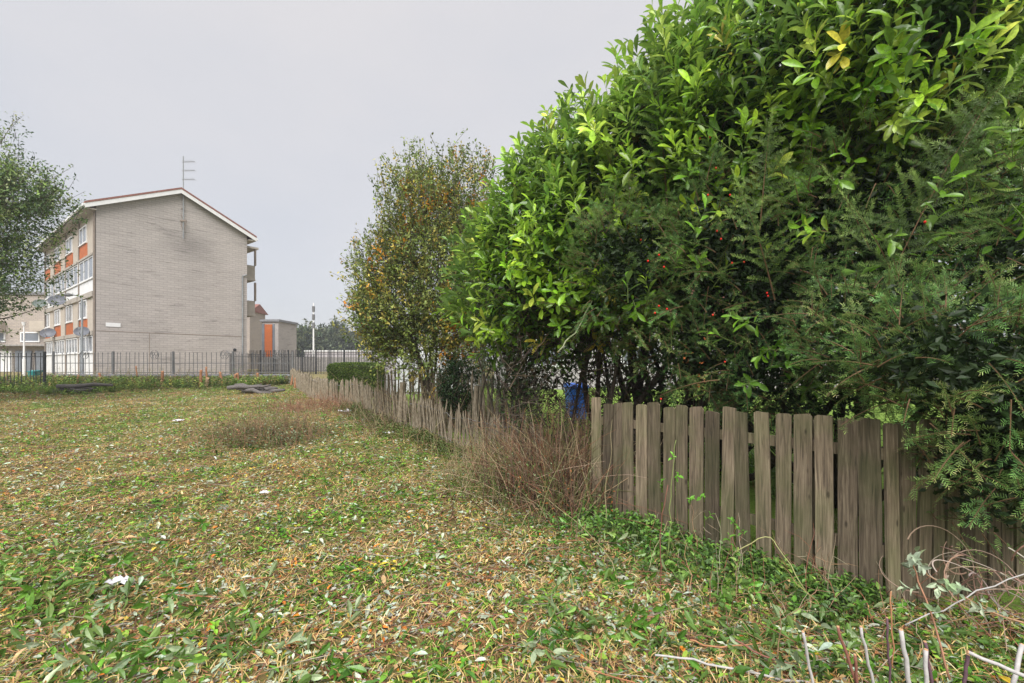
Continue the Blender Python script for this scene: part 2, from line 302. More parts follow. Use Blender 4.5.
# ------------------------------------------------------------------ terrain
GY = [-50, 4, 5, 6.6, 8, 12, 17, 19, 3000]; GZ = [0, 0, .04, .13, .23, .43, .58, .62, .62]
def gz(x, y):
    x = np.asarray(x, float); y = np.asarray(y, float)
    p = np.stack([x, y, x*0], -1); near = np.clip(1-(y-18)/4, 0, 1)*np.clip(1-(np.abs(x)-22)/8, 0, 1)
    return np.interp(y, GY, GZ)+near*(wob(p, .9, 3)*.04+wob(p, 3.2, 4)*.018+wob(p, 9, 5)*.006)
FA = np.array([.86, 4.92]); FB = np.array([2.49, 3.08]); FD = unit(FB-FA)        # timber fence line
def xb(y):   # the plot's right-hand boundary
    return np.interp(y, [1.5, 3.0, 3.07, 4.9, 6.6, 8, 12, 14.2, 19.8], [8, 6, 2.5, .88, -.17, -1.6, -4.2, -6.2, -9.5])
def ground():
    gx = np.concatenate([[-1500,-700,-350,-180,-90,-60,-45,-36], np.linspace(-30, -8, 100), np.linspace(-7.85, 7, 260), np.linspace(7.3, 16, 30), [20,26,36,60,100,180,350,700,1500]])
    gy = np.concatenate([[-300,-100,-40,-15,-6,-2], np.linspace(0, 9, 180), np.linspace(9.1, 22, 130), [24,27,31,36,45,60,90,140,240,420,800,1600,2800]])
    X, Y = np.meshgrid(gx, gy); Z = gz(X, Y)
    V = np.stack([X, Y, Z], -1).reshape(-1, 3); nx, ny = len(gx), len(gy)
    i = np.arange(ny-1)[:, None]*nx+np.arange(nx-1)[None]; i = i.ravel()
    F = np.stack([i, i+1, i+nx+1, i+nx], -1)
    s = MB(); s.v.append(V); s.loops.append(F.ravel()); s.tot.append(np.full(len(F), 4)); s.n = len(V)
    lawn = ((V[:, 0] > xb(V[:, 1])+.15) & (V[:, 1] < 19)).astype(float)
    far = (V[:, 1] > 19).astype(float)
    s.c.append(np.stack([lawn, far, lawn*0], -1))
    m = bpy.data.materials.new('ground'); m.use_nodes = True
    n = m.node_tree.nodes; l = m.node_tree.links; p = n['Principled BSDF']; p.inputs['Roughness'].default_value = .95; p.inputs['Specular IOR Level'].default_value = .15
    t = n.new('ShaderNodeTexCoord')
    def noise(sc, det=5, ro=.6):
        q = n.new('ShaderNodeTexNoise'); q.inputs['Scale'].default_value = sc; q.inputs['Detail'].default_value = det; q.inputs['Roughness'].default_value = ro; l.new(t.outputs['Object'], q.inputs['Vector']); return q
    def ramp(src, els):
        q = n.new('ShaderNodeValToRGB'); e = q.color_ramp.elements
        e[0].position, e[0].color = els[0][0], (*els[0][1], 1); e[1].position, e[1].color = els[-1][0], (*els[-1][1], 1)
        for a, c in els[1:-1]: z = e.new(a); z.color = (*c, 1)
        l.new(src, q.inputs[0]); return q
    n1 = noise(22, 8, .75); r1 = ramp(n1.outputs[0], [(.3,(.05,.045,.02)),(.44,(.13,.1,.045)),(.54,(.27,.18,.08)),(.62,(.14,.14,.05)),(.74,(.34,.26,.13))])
    n2 = noise(.8, 5); g2 = ramp(noise(30, 6, .7).outputs[0], [(.3,(.035,.055,.015)),(.5,(.1,.14,.035)),(.7,(.2,.22,.07))])
    k = n.new('ShaderNodeMapRange'); k.inputs[1].default_value = .42; k.inputs[2].default_value = .6; l.new(n2.outputs[0], k.inputs[0])
    m1 = n.new('ShaderNodeMix'); m1.data_type = 'RGBA'; l.new(k.outputs[0], m1.inputs[0]); l.new(r1.outputs[0], m1.inputs[6]); l.new(g2.outputs[0], m1.inputs[7])
    at = n.new('ShaderNodeAttribute'); at.attribute_name = 'tint'; sp = n.new('ShaderNodeSeparateColor'); l.new(at.outputs[0], sp.inputs[0])
    lw = ramp(noise(40, 5).outputs[0], [(.3,(.1,.17,.03)),(.7,(.22,.33,.06))])
    m2 = n.new('ShaderNodeMix'); m2.data_type = 'RGBA'; l.new(sp.outputs[0], m2.inputs[0]); l.new(m1.outputs[2], m2.inputs[6]); l.new(lw.outputs[0], m2.inputs[7])
    vg = ramp(noise(1.2, 6).outputs[0], [(.35,(.16,.15,.06)),(.65,(.25,.2,.1))])
    m3 = n.new('ShaderNodeMix'); m3.data_type = 'RGBA'; l.new(sp.outputs[1], m3.inputs[0]); l.new(m2.outputs[2], m3.inputs[6]); l.new(vg.outputs[0], m3.inputs[7])
    l.new(m3.outputs[2], p.inputs['Base Color'])
    b = n.new('ShaderNodeBump'); b.inputs['Strength'].default_value = .8; b.inputs['Distance'].default_value = .02; l.new(n1.outputs[0], b.inputs['Height']); l.new(b.outputs[0], p.inputs['Normal'])
    tag(s.build('ground', m, smooth=True), kind='structure')
ground()
s = MB(); s.box((-60, 20.9, .5), (-14, 23.4, .74)); tag(s.build('pavement', M['paving']), kind='structure')
s = MB(); s.box((-70, 23.6, .5), (40, 26.6, .628)); tag(s.build('road', M['asphalt']), kind='structure')
s = MB(); s.box((-60, 18.2, .5), (-20.9, 20.7, .66)); tag(s.build('path', M['paving']), kind='structure')

# ------------------------------------------------------------------ main flats
GX, LY = 8.56, 17.2; Z0, ZE, ZR = .6, 11.1, 13.1
flats = empty('apartment_block', (-25.16, 27.7, 0), math.atan2(.794, .607), 'four storey pale brick flats with orange panels and blank gable behind the railings', 'building')
s = MB(); s.prism([(0,0,Z0),(GX,0,Z0),(GX,0,ZE),(GX/2,0,ZR),(0,0,ZE)], (0, LY, 0)); wall = s.build('wall', M['brick'], flats)
fac = MB(); fac.box((-.03, .12, Z0), (-.001, LY-.02, ZE-.02)); fac.build('front_wall', M['render'], flats)
def roof_half(x0, z0, x1, z1, name):
    s = MB(); d = Vector((x1-x0, 0, z1-z0)).normalized(); nrm = Vector((-d.z, 0, d.x)); nrm = nrm if nrm.z > 0 else -nrm
    a = Vector((x0, -.35, z0))-d*0; b = Vector((x1, -.35, z1)); t = nrm*.14
    s.prism([a+nrm*.02, b+nrm*.02, b+t, a+t], (0, LY+.7, 0)); return s
sl = (ZR-ZE)/(GX/2); ov = .55
for sgn in (0, 1):
    x0 = -ov if sgn == 0 else GX+ov; s = MB()
    za = ZE-ov*sl
    P = [(x0, -.35, za+.17), (GX/2, -.35, ZR+.17), (GX/2, -.35, ZR+.29), (x0, -.35, za+.29)]
    s.prism(P, (0, LY+.7, 0)); s.build('roof', M['tile'], flats)
    s = MB(); s.prism([(x0, -.33, za-.1), (GX/2, -.33, ZR-.1), (GX/2, -.33, ZR+.168), (x0, -.33, za+.168)], (0, .06, 0)); s.build('bargeboard', M['white'], flats)
    s = MB()
    xa, xb_ = (x0+.02, -.02) if sgn == 0 else (GX+.02, x0-.02)
    s.box((min(xa,xb_), -.26, za-.1), (max(xa,xb_), LY+.3, za-.04)); s.build('soffit', M['band'], flats)
    s = MB(); xg = x0-.1 if sgn == 0 else x0
    s.box((xg, -.32, za+.0), (xg+.1, LY+.33, za+.15)); s.build('gutter', M['white'], flats)
def window(par, y0, y1, z0, z1, nm, xf=-.03, sill=True, transom=False):
    f = MB(); t = .07; xo = xf-.06
    f.box((xo, y0, z0), (xf, y1, z0+t)); f.box((xo, y0, z1-t), (xf, y1, z1))
    ys = np.linspace(y0, y1, nm+2)
    for i, y in enumerate(ys):
        a = y if i == 0 else (y-t if i == nm+1 else y-t/2); f.box((xo+.002, a, z0+t), (xf, a+t, z1-t))
    if transom:
        zt = z1-(z1-z0)*.3
        for i in range(nm+1): f.box((xo+.004, ys[i]+t, zt), (xf, ys[i+1]-t, zt+t*.8))
    fo = f.build('window', M['white'], par)
    g = MB(); g.box((xf-.02, y0+t*.5, z0+t*.5), (xf-.001, y1-t*.5, z1-t*.5)); g.build('pane', M['glass'], fo)
    if sill:
        q = MB(); q.box((xf-.1, y0-.03, z0-.06), (xf, y1+.03, z0-.003)); q.build('sill', M['white'], fo)
nb = 4; bw = LY/nb
for i in range(nb+1):
    s = MB(); y = min(max(i*bw-.14, .0), LY-.3); s.box((-.1, y, Z0), (-.032, y+.24, ZE-.25)); s.build('pier', M['pier'], flats)
for z0, z1 in ((3.25, 3.5), (5.6, 5.92), (8.12, 8.25)):
    for i in range(nb):
        s = MB(); s.box((-.14, i*bw+.3, z0), (-.032, (i+1)*bw-.15, z1)); s.build('floor_band', M['band'], flats)
for i in range(nb):
    a, b = i*bw+.3, (i+1)*bw-.15
    def panel(y0, y1, z0, z1, m, nm): q = MB(); q.box((-.06, y0, z0), (-.031, y1, z1)); q.build(nm, M[m], flats)
    panel(a, b, .75, 2.12, 'white', 'white_panel'); window(flats, a+.15, b-.02, 2.2, 3.22, 3, transom=False)
    n0 = b-2.1
    panel(n0, b, 3.52, 4.32, 'orange', 'orange_panel'); window(flats, n0+.1, b, 4.4, 5.55, 1)
    panel(a, b, 5.94, 6.66, 'white', 'white_panel'); window(flats, a+.02, b-.02, 6.75, 8.1, 2)
    panel(n0, b, 8.27, 9.12, 'orange', 'orange_panel'); window(flats, n0+.1, b, 9.2, 10.3, 1)
s = MB(); s.box((.45, -.03, 3.78), (1.15, -.002, 4.02)); s.build('name_plate', M['white'], flats)
s = MB(); s.tube([(8.22, -.08, Z0), (8.22, -.08, 8.0)], .05, 8); s.tube([(8.22, -.08, 8.0), (8.5, -.08, 8.15)], .05, 8); s.build('downpipe', M['steel'], flats)
s = MB(); s.box((.02, -.008, 3.48), (8.5, .0, 3.515)); s.box((2.6, -.007, .6), (2.63, 0, 3.479)); s.build('movement_joint', M['pier'], flats)
s = MB(); s.tube([(7.7, -.06, 2.5), (7.7, 0, 2.5)], .11, 10); s.build('vent', M['iron'], flats)
for z in (5.4, 8.2):
    s = MB(); s.box((GX+.002, 1.6, z-.15), (GX+1.3, 4.4, z)); sb = s.build('balcony', M['band'], flats)
    s = MB(); s.box((GX+1.2, 1.62, z+.002), (GX+1.27, 4.38, z+1.05)); s.box((GX+.02, 1.61, z+.002), (GX+1.19, 1.66, z+1.05)); s.build('balustrade', M['band'], sb)
    s = MB(); s.box((GX+1.18, 1.45, z+1.05), (GX+1.3, 1.6, z+2.5)); s.build('post', M['pier'], sb)
s = MB(); s.box((GX+.002, 1.4, 10.7-.15), (GX+1.45, 4.6, 10.7)); s.build('balcony_canopy', M['band'], flats)

# aerial on the gable
def to_w(x, y, z):   # flats local to world
    c, sn = .607/.9995, .794/.9995; return Vector((-25.16+c*x-sn*y, 27.7+sn*x+c*y, z))
p0 = to_w(4.45, -.12, 0)
aer = empty('television_aerial', (p0.x, p0.y, 10.6), 0, 'tall thin television aerial bracketed to the top of the blank gable', 'aerial')
s = MB(); s.tube([(0,0,-.6),(0,0,5.0)], .035, 8); s.build('mast', M['steel'], aer)
for i, z in enumerate((3.4, 4.0, 4.6)):
    s = MB(); s.tube([(-.08,-.02,z),(.85,-.1,z)], .018, 6)
    for k in range(6): s.tube([(.1+.14*k, -.28-.01*k, z), (.1+.14*k, .2-.01*k, z)], .007, 4)
    s.build('antenna', M['steel'], aer)
s = MB(); s.box((-.22,-.06,.55),(.22,0,.66)); s.box((-.3,.0,1.4),(.02,.05,1.46)); s.tube([(-.3,0,1.4),(-.02,0,.7)], .02, 5); s.tube([(.22,0,.6),(0,.0,-.1)], .02, 5); s.tube([(-.22,0,.6),(0,0,-.1)], .02, 5); s.build('bracket', M['pier'], aer)
# satellite dishes
def dish(lx, ly, z, r, m, label):
    p = to_w(lx, ly, z); root = empty('satellite_dish', (p.x, p.y, p.z), 0, label, 'satellite dish', 'satellite dishes on the flats')
    s = MB(); d = unit(np.array([.35, -.75, .42])); X = unit(np.cross(d, [0,0,1])); Z = np.cross(X, d)
    V = [(-d*.0)]; F = []; nr, na = 4, 20
    for i in range(1, nr+1):
        rr = r*i/nr
        for k in range(na):
            a = 2*math.pi*k/na; V.append(X*math.cos(a)*rr*1.05+Z*math.sin(a)*rr*.9+d*(.35*rr*rr/r))
    for k in range(na): F.append((0, 1+k, 1+(k+1) % na))
    for i in range(nr-1):
        for k in range(na): F.append((1+i*na+k, 1+(i+1)*na+k, 1+(i+1)*na+(k+1) % na, 1+i*na+(k+1) % na))
    V = np.array(V); n = len(V); V2 = V-d*.02
    s.add(np.vstack([V, V2]), F+[tuple(n+j for j in f)[::-1] for f in F]); s.build('reflector', m, root, smooth=True)
    s = MB(); s.tube([-Z*r*.8+d*.1, -Z*r*.6+d*r*1.1, -Z*r*.05+d*r*1.3], .02, 5); s.tube([-Z*r*.1+d*r*1.22, Z*.05+d*r*1.38], .05, 6); s.build('feed_arm', M['steel'], root)
    q = to_w(-.03, ly, z)-p; s = MB(); s.tube([(0,0,-.02), (q.x*.5, q.y*.5, -.25), (q.x, q.y, -.3)], .025, 5); s.build('bracket', M['steel'], root)
dish(-.75, 6.6, 5.72, .46, M['dish'], 'largest grey satellite dish, high on the facade left of the street lamp head')
dish(-.45, 1.0, 3.42, .36, M['dish'], 'grey satellite dish low beside the corner of the blank gable')
dish(-.45, 12.4, 3.75, .45, M['dish'], 'grey satellite dish low on the middle pier, left of the street lamp column')
dish(-.45, 16.2, 6.3, .42, M['green_dish'], 'greenish satellite dish at the far left end of the facade')

# street lamp
def lamp(px, Y, h, label, arm, m):
    X = (px-512)/458*Y
    r = empty('street_lamp', (X, Y, .62), 0, label, 'street lamp')
    s = MB(); s.tube([(0,0,0),(0,0,1.2)], .09, 10); s.tube([(0,0,1.2),(0,0,h-.3)], [.06,.045], 10); s.build('column', m, r)
    if arm:
        s = MB(); s.tube([(0,0,h-.3),(-.04,0,h-.1),(-.2,0,h),(-.55,0,h+.05)], .035, 8); s.build('arm', m, r)
        s = MB(); s.tube([(-.5,0,h+.04),(-.75,0,h+.05),(-1.05,0,h+.02)], [.05,.11,.05], 10); s.build('lamp_head', M['greyiron'], r)
    else:
        s = MB(); s.tube([(0,0,h-.3),(0,0,h-.05)], [.09,.14], 10); s.build('lamp_head', M['white'], r)
lamp(82, 25, 4.6, 'thin grey street lamp with a short curved arm in front of the flats', True, M['steel'])
lamp(24, 33, 3.9, 'plain white pole standing before the beige block at far left', False, M['white'])

# generic block
def block(name, label, cx, cy, rz, wx, wy, h, wm, rm, rows, cols_, extra=None, z0=.6, flat=False, wsz=(1.3, 1.1)):
    r = empty(name, (cx, cy, 0), rz, label, 'building')
    s = MB(); s.box((-wx/2, 0, z0), (wx/2, wy, z0+h)); s.build('wall', wm, r)
    s = MB()
    if flat: s.box((-wx/2-.15, -.15, z0+h+.002), (wx/2+.15, wy+.15, z0+h+.25))
    else:
        s.prism([(-wx/2-.3, -.4, z0+h+.002), (-wx/2-.3, wy+.4, z0+h+.002), (-wx/2-.3, wy/2, z0+h+wy*.28)], (wx+.6, 0, 0))
    s.build('roof', rm, r)
    for j in range(rows):
        for i in range(cols_):
            x = -wx/2+wx*(i+.5)/cols_; z = z0+1.0+j*2.7
            f = MB(); a, b = wsz; t = .08
            f.box((x-a/2, -.07, z), (x+a/2, -.001, z+t)); f.box((x-a/2, -.07, z+b-t), (x+a/2, -.001, z+b))
            for xx in (x-a/2, x-t/2, x+a/2-t): f.box((xx, -.068, z+t), (xx+t, -.001, z+b-t))
            fo = f.build('window', M['white'], r)
            g = MB(); g.box((x-a/2+.04, -.03, z+.04), (x+a/2-.04, -.002, z+b-.04)); g.build('pane', M['glass'], fo)
    if extra: extra(r)
    return r
def ex_left(r):
    s = MB(); s.box((-8, -.8, 3.15), (8.5, -.002, 3.3)); s.build('balcony_slab', M['concrete'], r)
    for x in (-2.5, 3.2, 7.4):
        s = MB(); s.box((x-1.3, -.8, 4.6), (x+1.3, -.02, 5.6)); s.build('balcony', M['render'] if x < 7 else M['greyiron'], r)
    for i in range(9):
        s = MB(); x = -8+i*1.95; s.box((x, -.12, .65), (x+1.6, -.003, 2.7)); s.build('garage_door', M['glass'] if i % 3 else M['white'], r)
    s = MB(); s.box((-8.5, -.06, .62), (8.5, -.0015, .64)); 
def wins(r, xs, z, a, b, y=-.001):
    for x in xs:
        f = MB(); t = .12
        f.box((x-a/2, y-.08, z), (x+a/2, y, z+t)); f.box((x-a/2, y-.08, z+b-t), (x+a/2, y, z+b))
        for xx in (x-a/2, x+a/2-t): f.box((xx, y-.078, z+t), (xx+t, y, z+b-t))
        fo = f.build('window', M['white'], r)
        g = MB(); g.box((x-a/2+.05, y-.03, z+.05), (x+a/2-.05, y-.001, z+b-.05)); g.build('pane', M['glass'], fo)
def ex_left2(r):
    ex_left(r); wins(r, (-5.5, -2.2, 1.2, 4.4, 8.0), 3.55, 1.9, 1.0)
block('apartment_block', 'low beige brick block with white balconies behind the left tree', -48.5, 45, R(0), 17, 9, 7.6, M['brick_beige'], M['coping'], 0, 0, ex_left2, flat=True)
def ex_o(r):
    s = MB(); s.box((-.57, -.08, .7), (.25, -.002, 5.7)); s.build('orange_panel', M['orange'], r)
    s = MB(); s.box((-.88, -.06, .7), (-.6, -.002, 5.75)); s.box((.28, -.06, .7), (.5, -.002, 5.75)); s.build('dark_glazing', M['glass'], r)
block('stair_block', 'small flat roofed block with a tall orange panel right of the flats', -26.4, 50, R(0), 1.8, 4.2, 5.4, M['brick'], M['coping'], 0, 0, ex_o, flat=True)
def ex_b(r):
    wins(r, (1.2, 4.2), 6.1, 1.2, 1.0); wins(r, (1.2, 4.0), 3.4, 1.3, 1.1); wins(r, (4.2,), 1.2, 1.6, .9)
    s = MB(); s.box((-.4, -1.1, 2.9), (3.2, -.002, 3.1)); s.box((-.4, -1.1, 3.102), (3.2, -1.0, 4.1)); s.build('balcony', M['concrete'], r)
block('apartment_block', 'distant beige flats with a red roof glimpsed behind the balconies', -41.2, 62, R(4), 11, 4.5, 7.9, M['brick_beige'], M['tile'], 0, 0, ex_b)
# far industrial shed and boundary wall
block('industrial_shed', 'long low white shed far off beneath the distant trees', -27, 84, 0, 22, 12, 2.9, M['white_wall'], M['white'], 1, 5, None, flat=True, wsz=(2, .7))
s = MB(); s.box((-26, 47, .5), (-6, 47.3, 2.1)); tag(s.build('boundary_wall', M['concrete']), 'grey concrete wall behind the dark palisade fence', 'wall')
# telecom mast
r = empty('telecom_mast', ((313.5-512)/458*62, 62, .6), 0, 'slim white telecom mast with grey antennas rising above far trees', 'mast')
s = MB(); s.tube([(0,0,0),(0,0,5)], [.13,.1], 10); s.tube([(0,0,5),(0,0,9)], [.1,.08], 8); s.build('pole', M['white'], r)
for z in (5.6, 6.7, 7.8):
    s = MB(); s.box((-.14,-.14,z),(.14,.14,z+.75)); s.build('antenna', M['greyiron'], r)

# neighbour's house and garage beyond the hedge
def nb_house():
    r = empty('house', (5.5, 17.5, 0), R(0), 'white rendered house almost hidden behind the great laurel', 'house')
    s = MB(); s.box((-6.2, 0, .5), (7, 7, 3.3)); s.build('wall', M['white_wall'], r)
    s = MB(); s.prism([(-6.5,-.4,3.302),(-6.5,7.4,3.302),(-6.5,3.5,5.2)], (13.8,0,0)); s.build('roof', M['tile'], r)
    wins(r, (-4.2, -.6, 3.5), 1.4, 1.5, 1.1)
    s = MB(); s.box((1.0,-.06,.6),(1.9,-.002,2.6)); s.build('door', M['orange'], r)
nb_house()
r = empty('garage', (-3.3, 15.5, 0), 0, 'low white garage seen through the yellowing tree', 'garage')
s = MB(); s.box((-1.2, 0, .4), (2.1, 5, 2.35)); s.build('wall', M['white_wall'], r)
s = MB(); s.box((-1.3, -.12, 2.352), (2.2, 5.1, 2.5)); s.build('roof', M['coping'], r)
s = MB(); s.box((-.6, -.05, .6), (1.6, -.002, 2.1)); s.build('door', M['paper'], r)

# ------------------------------------------------------------------ low wall and railings
s = MB(); s.box((-20.4, 20.15, .4), (-9.6, 20.4, .97)); wl = s.build('garden_wall', M['concrete']); tag(wl, 'low grey rubble wall under the pale spiked railings', 'wall')
s = MB(); s.box((-20.45, 20.1, .972), (-9.55, 20.46, 1.06)); s.build('coping', M['coping'], wl)
def railing(label, A, B, zb, h, sp, r, m, rails, motifs=(), posts=(), spear=True, name='railing'):
    A = np.array(A, float); B = np.array(B, float); Ln = np.linalg.norm(B-A); d = (B-A)/Ln
    root = empty(name, (A[0], A[1], 0), math.atan2(d[1], d[0]), label, 'railing')
    n = int(Ln/sp); bar = None
    for i in range(n+1):
        x = i*sp
        if bar is None:
            s = MB(); s.tube([(0,0,zb),(0,0,zb+h-.08)], r, 6); 
            s.tube([(0,0,zb+h-.08),(0,0,zb+h-.04),(0,0,zb+h)], [r, r*1.6, .002], 6) if spear else s.tube([(0,0,zb+h-.08),(0,0,zb+h)], r, 6)
            bar = s.build('bar', m, root); o = bar
        elif i <= 99:
            o = bar.copy(); col.objects.link(o); o.parent = root
        o.location = (x, 0, 0); o.rotation_euler = (rng.normal()*.012, rng.normal()*.012, 0)
    for z in rails:
        s = MB(); s.box((-.05, -.018, z-.015), (Ln+.05, .018, z+.015)); s.build('rail', m, root)
    for x in posts:
        s = MB(); s.box((x-.035, -.035, zb-.05), (x+.035, .035, zb+h+.03)); s.build('post', m, root)
    for x in motifs:
        s = MB(); 
        for rr, cx_, cz in ((.19, 0, 0), (.07, -.07, .04), (.07, .07, .04), (.07, 0, -.08)):
            a = np.linspace(0, 2*math.pi, 17); s.tube([(x+cx_+rr*math.cos(t), -.03, zb+h-.12+cz+rr*math.sin(t)) for t in a], .012, 5, cap=False)
        s.build('ring_motif', m, root)
    return root
railing('grey spiked iron railing with ring motifs standing on the low wall', (-20.3, 20.27), (-9.7, 20.27), 1.06, .98, .2, .012, M['greyiron'], (1.14, 1.55), motifs=(4.5, 7.6, 1.4, 9.9), posts=(0, 2.65, 5.3, 7.95, 10.6))
railing('taller black iron railing at the far left edge beside the path', (-24.5, 17.4), (-17.75, 17.4), .55, 1.42, .14, .013, M['iron'], (.72, 1.8), posts=(0, 3.3, 6.74))
railing('dark palisade fence of tall flat pales in front of the grey wall', (-21.5, 37.5), (-9.5, 36), .6, 1.95, .14, .02, M['iron'], (.9, 2.2), posts=(1, 2.2, 3.4, 4.6, 5.8, 7, 8.2, 9.4, 10.6, 11.8), spear=False, name='palisade_fence')
railing('black railing between the flats and the orange panel block', (-20.5, 33.4), (-15.6, 36.2), .6, 1.6, .16, .018, M['iron'], (.85, 2.0), motifs=(1.2,), posts=(0, 2.8))
# white post in the palisade
s = MB(); s.tube([(-4.0+(-5.6),35,.6),(-9.6,35,2.55)], .06, 8); tag(s.build('bollard_post', M['white']), 'thin white post in front of the dark palisade', 'post')

# ------------------------------------------------------------------ timber fence (near right)
fl = float(np.linalg.norm(FB-FA)); ang = math.atan2(FD[1], FD[0])
fence = empty('picket_fence', (FA[0], FA[1], 0), 0, 'weathered close boarded timber picket fence under the overhanging laurel and yew', 'fence')
def fence_run(A, d, Ln, skip0=0.):
    a = math.atan2(d[1], d[0]); o0 = np.array([A[0]-FA[0], A[1]-FA[1]])
    nrm = np.array([-d[1], d[0]])           # towards the neighbour
    def seat(o, x, off): q = o0+d*x+nrm*off; o.location = (q[0], q[1], 0); o.rotation_euler = (rng.normal()*.008, rng.normal()*.011, a+rng.normal()*.02)
    for z in (.32, .98):
        s = MB(); s.box((-.02, .013, z-.04), (Ln+.02, .05, z+.04)); o = s.build('rail', M['board'], fence); o.location = (o0[0], o0[1], 0); o.rotation_euler = (0, 0, a)
    for px_ in np.arange(.3, Ln, 1.7):
        s = MB(); s.box((-.045, .052, -.3), (.045, .14, 1.16)); o = s.build('post', M['board'], fence); q = o0+d*px_; o.location = (q[0], q[1], 0); o.rotation_euler = (0, 0, a)
    x = skip0; i = 0
    while x < Ln:
        wd = rng.uniform(.105, .128); tp = 1.205+rng.normal()*.016; c = .02
        s = MB(); nh = rng.uniform(.1, 1, 2)*c
        s.prism([(0,-.02,-.1),(wd,-.02,-.1),(wd+rng.normal()*.003,-.02,.6),(wd,-.02,tp-nh[0]),(wd-c,-.02,tp+rng.normal()*.006),(c,-.02,tp),(0,-.02,tp-nh[1]),(rng.normal()*.003,-.02,.6)], (0,.02,0))
        seat(s.build('picket', M['board'], fence), x, -.004*(i % 2)); g = .006+abs(rng.normal())*.012
        if rng.random() < .3: g += .012
        x += wd+g; i += 1
fence_run(FA+FD*.02, FD, fl-.04)
F2 = unit(np.array([.97, .24])); fence_run(FB+F2*.03+np.array([0, .0]), F2, 2.9)

# ------------------------------------------------------------------ paling fences
def paling(label, pts, h, sp, name='paling_fence', lean=.06, wires=True, rail=None, rad=.017, drop=.06, taper=None):
    P = np.array(pts, float); seg = np.linalg.norm(np.diff(P, axis=0), axis=1); cum = np.concatenate([[0], np.cumsum(seg)])
    root = empty(name, (P[0][0], P[0][1], 0), 0, label, 'fence'); n = int(cum[-1]/sp); O = np.array([P[0][0], P[0][1], 0])
    tops = []
    for i in range(min(n, 100)):
        t = i*cum[-1]/min(n, 100)
        t += rng.normal()*sp*.2; x = np.interp(t, cum, P[:, 0]); y = np.interp(t, cum, P[:, 1])
        if rng.random() < drop: continue
        z = float(gz(x, y)); hh = h*(1+rng.normal()*.07); lx, ly = rng.normal()*lean, rng.normal()*lean*.6
        s = MB(); b = np.array([x, y, z-.05])-O; r0 = rad*rng.uniform(.7, 1.2)
        w1 = rng.normal()*.008
        s.tube([b, b+[lx*.5*hh+w1, ly*.5*hh, hh*.5], b+[lx*hh, ly*hh, hh*.96], b+[lx*hh, ly*hh, hh+.04]], [r0, r0*.95, r0*.85, r0*.2], 5); s.build('paling', M['paling'], root)
    if wires:
        for f in (.22, .8):
            s = MB(); q = [(np.interp(t, cum, P[:, 0])-O[0], np.interp(t, cum, P[:, 1])-O[1], float(gz(np.interp(t, cum, P[:, 0]), np.interp(t, cum, P[:, 1])))+h*f+rng.normal()*.01) for t in np.linspace(0, cum[-1], 40)]
            s.tube(q, .006, 4); s.build('wire', M['greyiron'], root)
    if rail:
        s = MB(); q = [(np.interp(t, cum, P[:, 0])-O[0], np.interp(t, cum, P[:, 1])-O[1]-.03, float(gz(np.interp(t, cum, P[:, 0]), np.interp(t, cum, P[:, 1])))+rail) for t in np.linspace(0, cum[-1], 12)]
        s.tube(q, .028, 6); s.build('rail', M['paling'], root)
    return root
paling('low chestnut paling fence, leaning and patchy, in front of the yellowing tree', [(.35, 5.9), (-.17, 6.6), (-1.1, 7.5), (-1.9, 8.5)], .7, .034, lean=.08)
paling('middle run of grey paling fence, curving past the clipped hedge', [(-1.95, 8.6), (-2.6, 9.6), (-3.4, 10.8), (-4.2, 12)], .7, .045, rad=.022, lean=.06, drop=.02)
paling('far run of sagging grey paling fence ending at the low wall', [(-4.22, 12.05), (-6.3, 14.2), (-9.6, 19.9)], .66, .094, rad=.04, lean=.04, drop=.02)
paling('taller weathered paling screen standing behind the low fence', [(-2.9, 10.1), (-1.9, 9.5), (-.5, 8.2), (.2, 7.6)], 1.15, .06, rad=.02, lean=.06)
# fence posts in the paling run
for a, b, c, lab in ((-2.15, 8.75, .95, 'rough grey fence post where the two low paling runs meet'), (-.62, 7.4, 1.05, 'leaning brown fence post beside the ivy clump')):
    s = MB(); z = float(gz(a, b)); s.tube([(a, b, z-.1), (a+.02, b, z+c*.5), (a+.05, b, z+c)], [.05, .046, .04], 8); tag(s.build('fence_post', M['paling']), lab, 'post')

# ------------------------------------------------------------------ foliage
def cover(mb, T, P, D, Nh, size, cols):
    mb.inst(T[0], T[1], P, frames(D, Nh), size, cols)
def in_ell(P, e, f=1.):
    c, r = np.array(e[0]), np.array(e[1])*f; return (((P-c)/r)**2).sum(1) < 1
def shell(ells, dens, lo=.6, hi=1.06, seed=1, nf=.16, ns=1.5, zmin=None, keep=.78):
    """points in the outer layer of a union of ellipsoids, with outward normals"""
    PP, NN = [], []
    for i, e in enumerate(ells):
        c, r = np.array(e[0]), np.array(e[1]); a = 4*math.pi*((r[0]*r[1])**1.6/3+(r[0]*r[2])**1.6/3+(r[1]*r[2])**1.6/3)**(1/1.6)
        k = int(a*dens*(e[2] if len(e) > 2 else 1)); u = rdir(k); t = rnd(k, lo, hi)**.7
        p0 = c+u*r; f = 1+nf*wob(p0, ns, seed)
        p = c+u*r*(t*f)[:, None]; nn = unit(u/r)
        ok = np.ones(k, bool)
        for j, e2 in enumerate(ells):
            if j != i: ok &= ~in_ell(p, e2, keep)
        if zmin is not None: ok &= p[:, 2] > zmin
        PP.append(p[ok]); NN.append(nn[ok])
    return np.vstack(PP), np.vstack(NN)
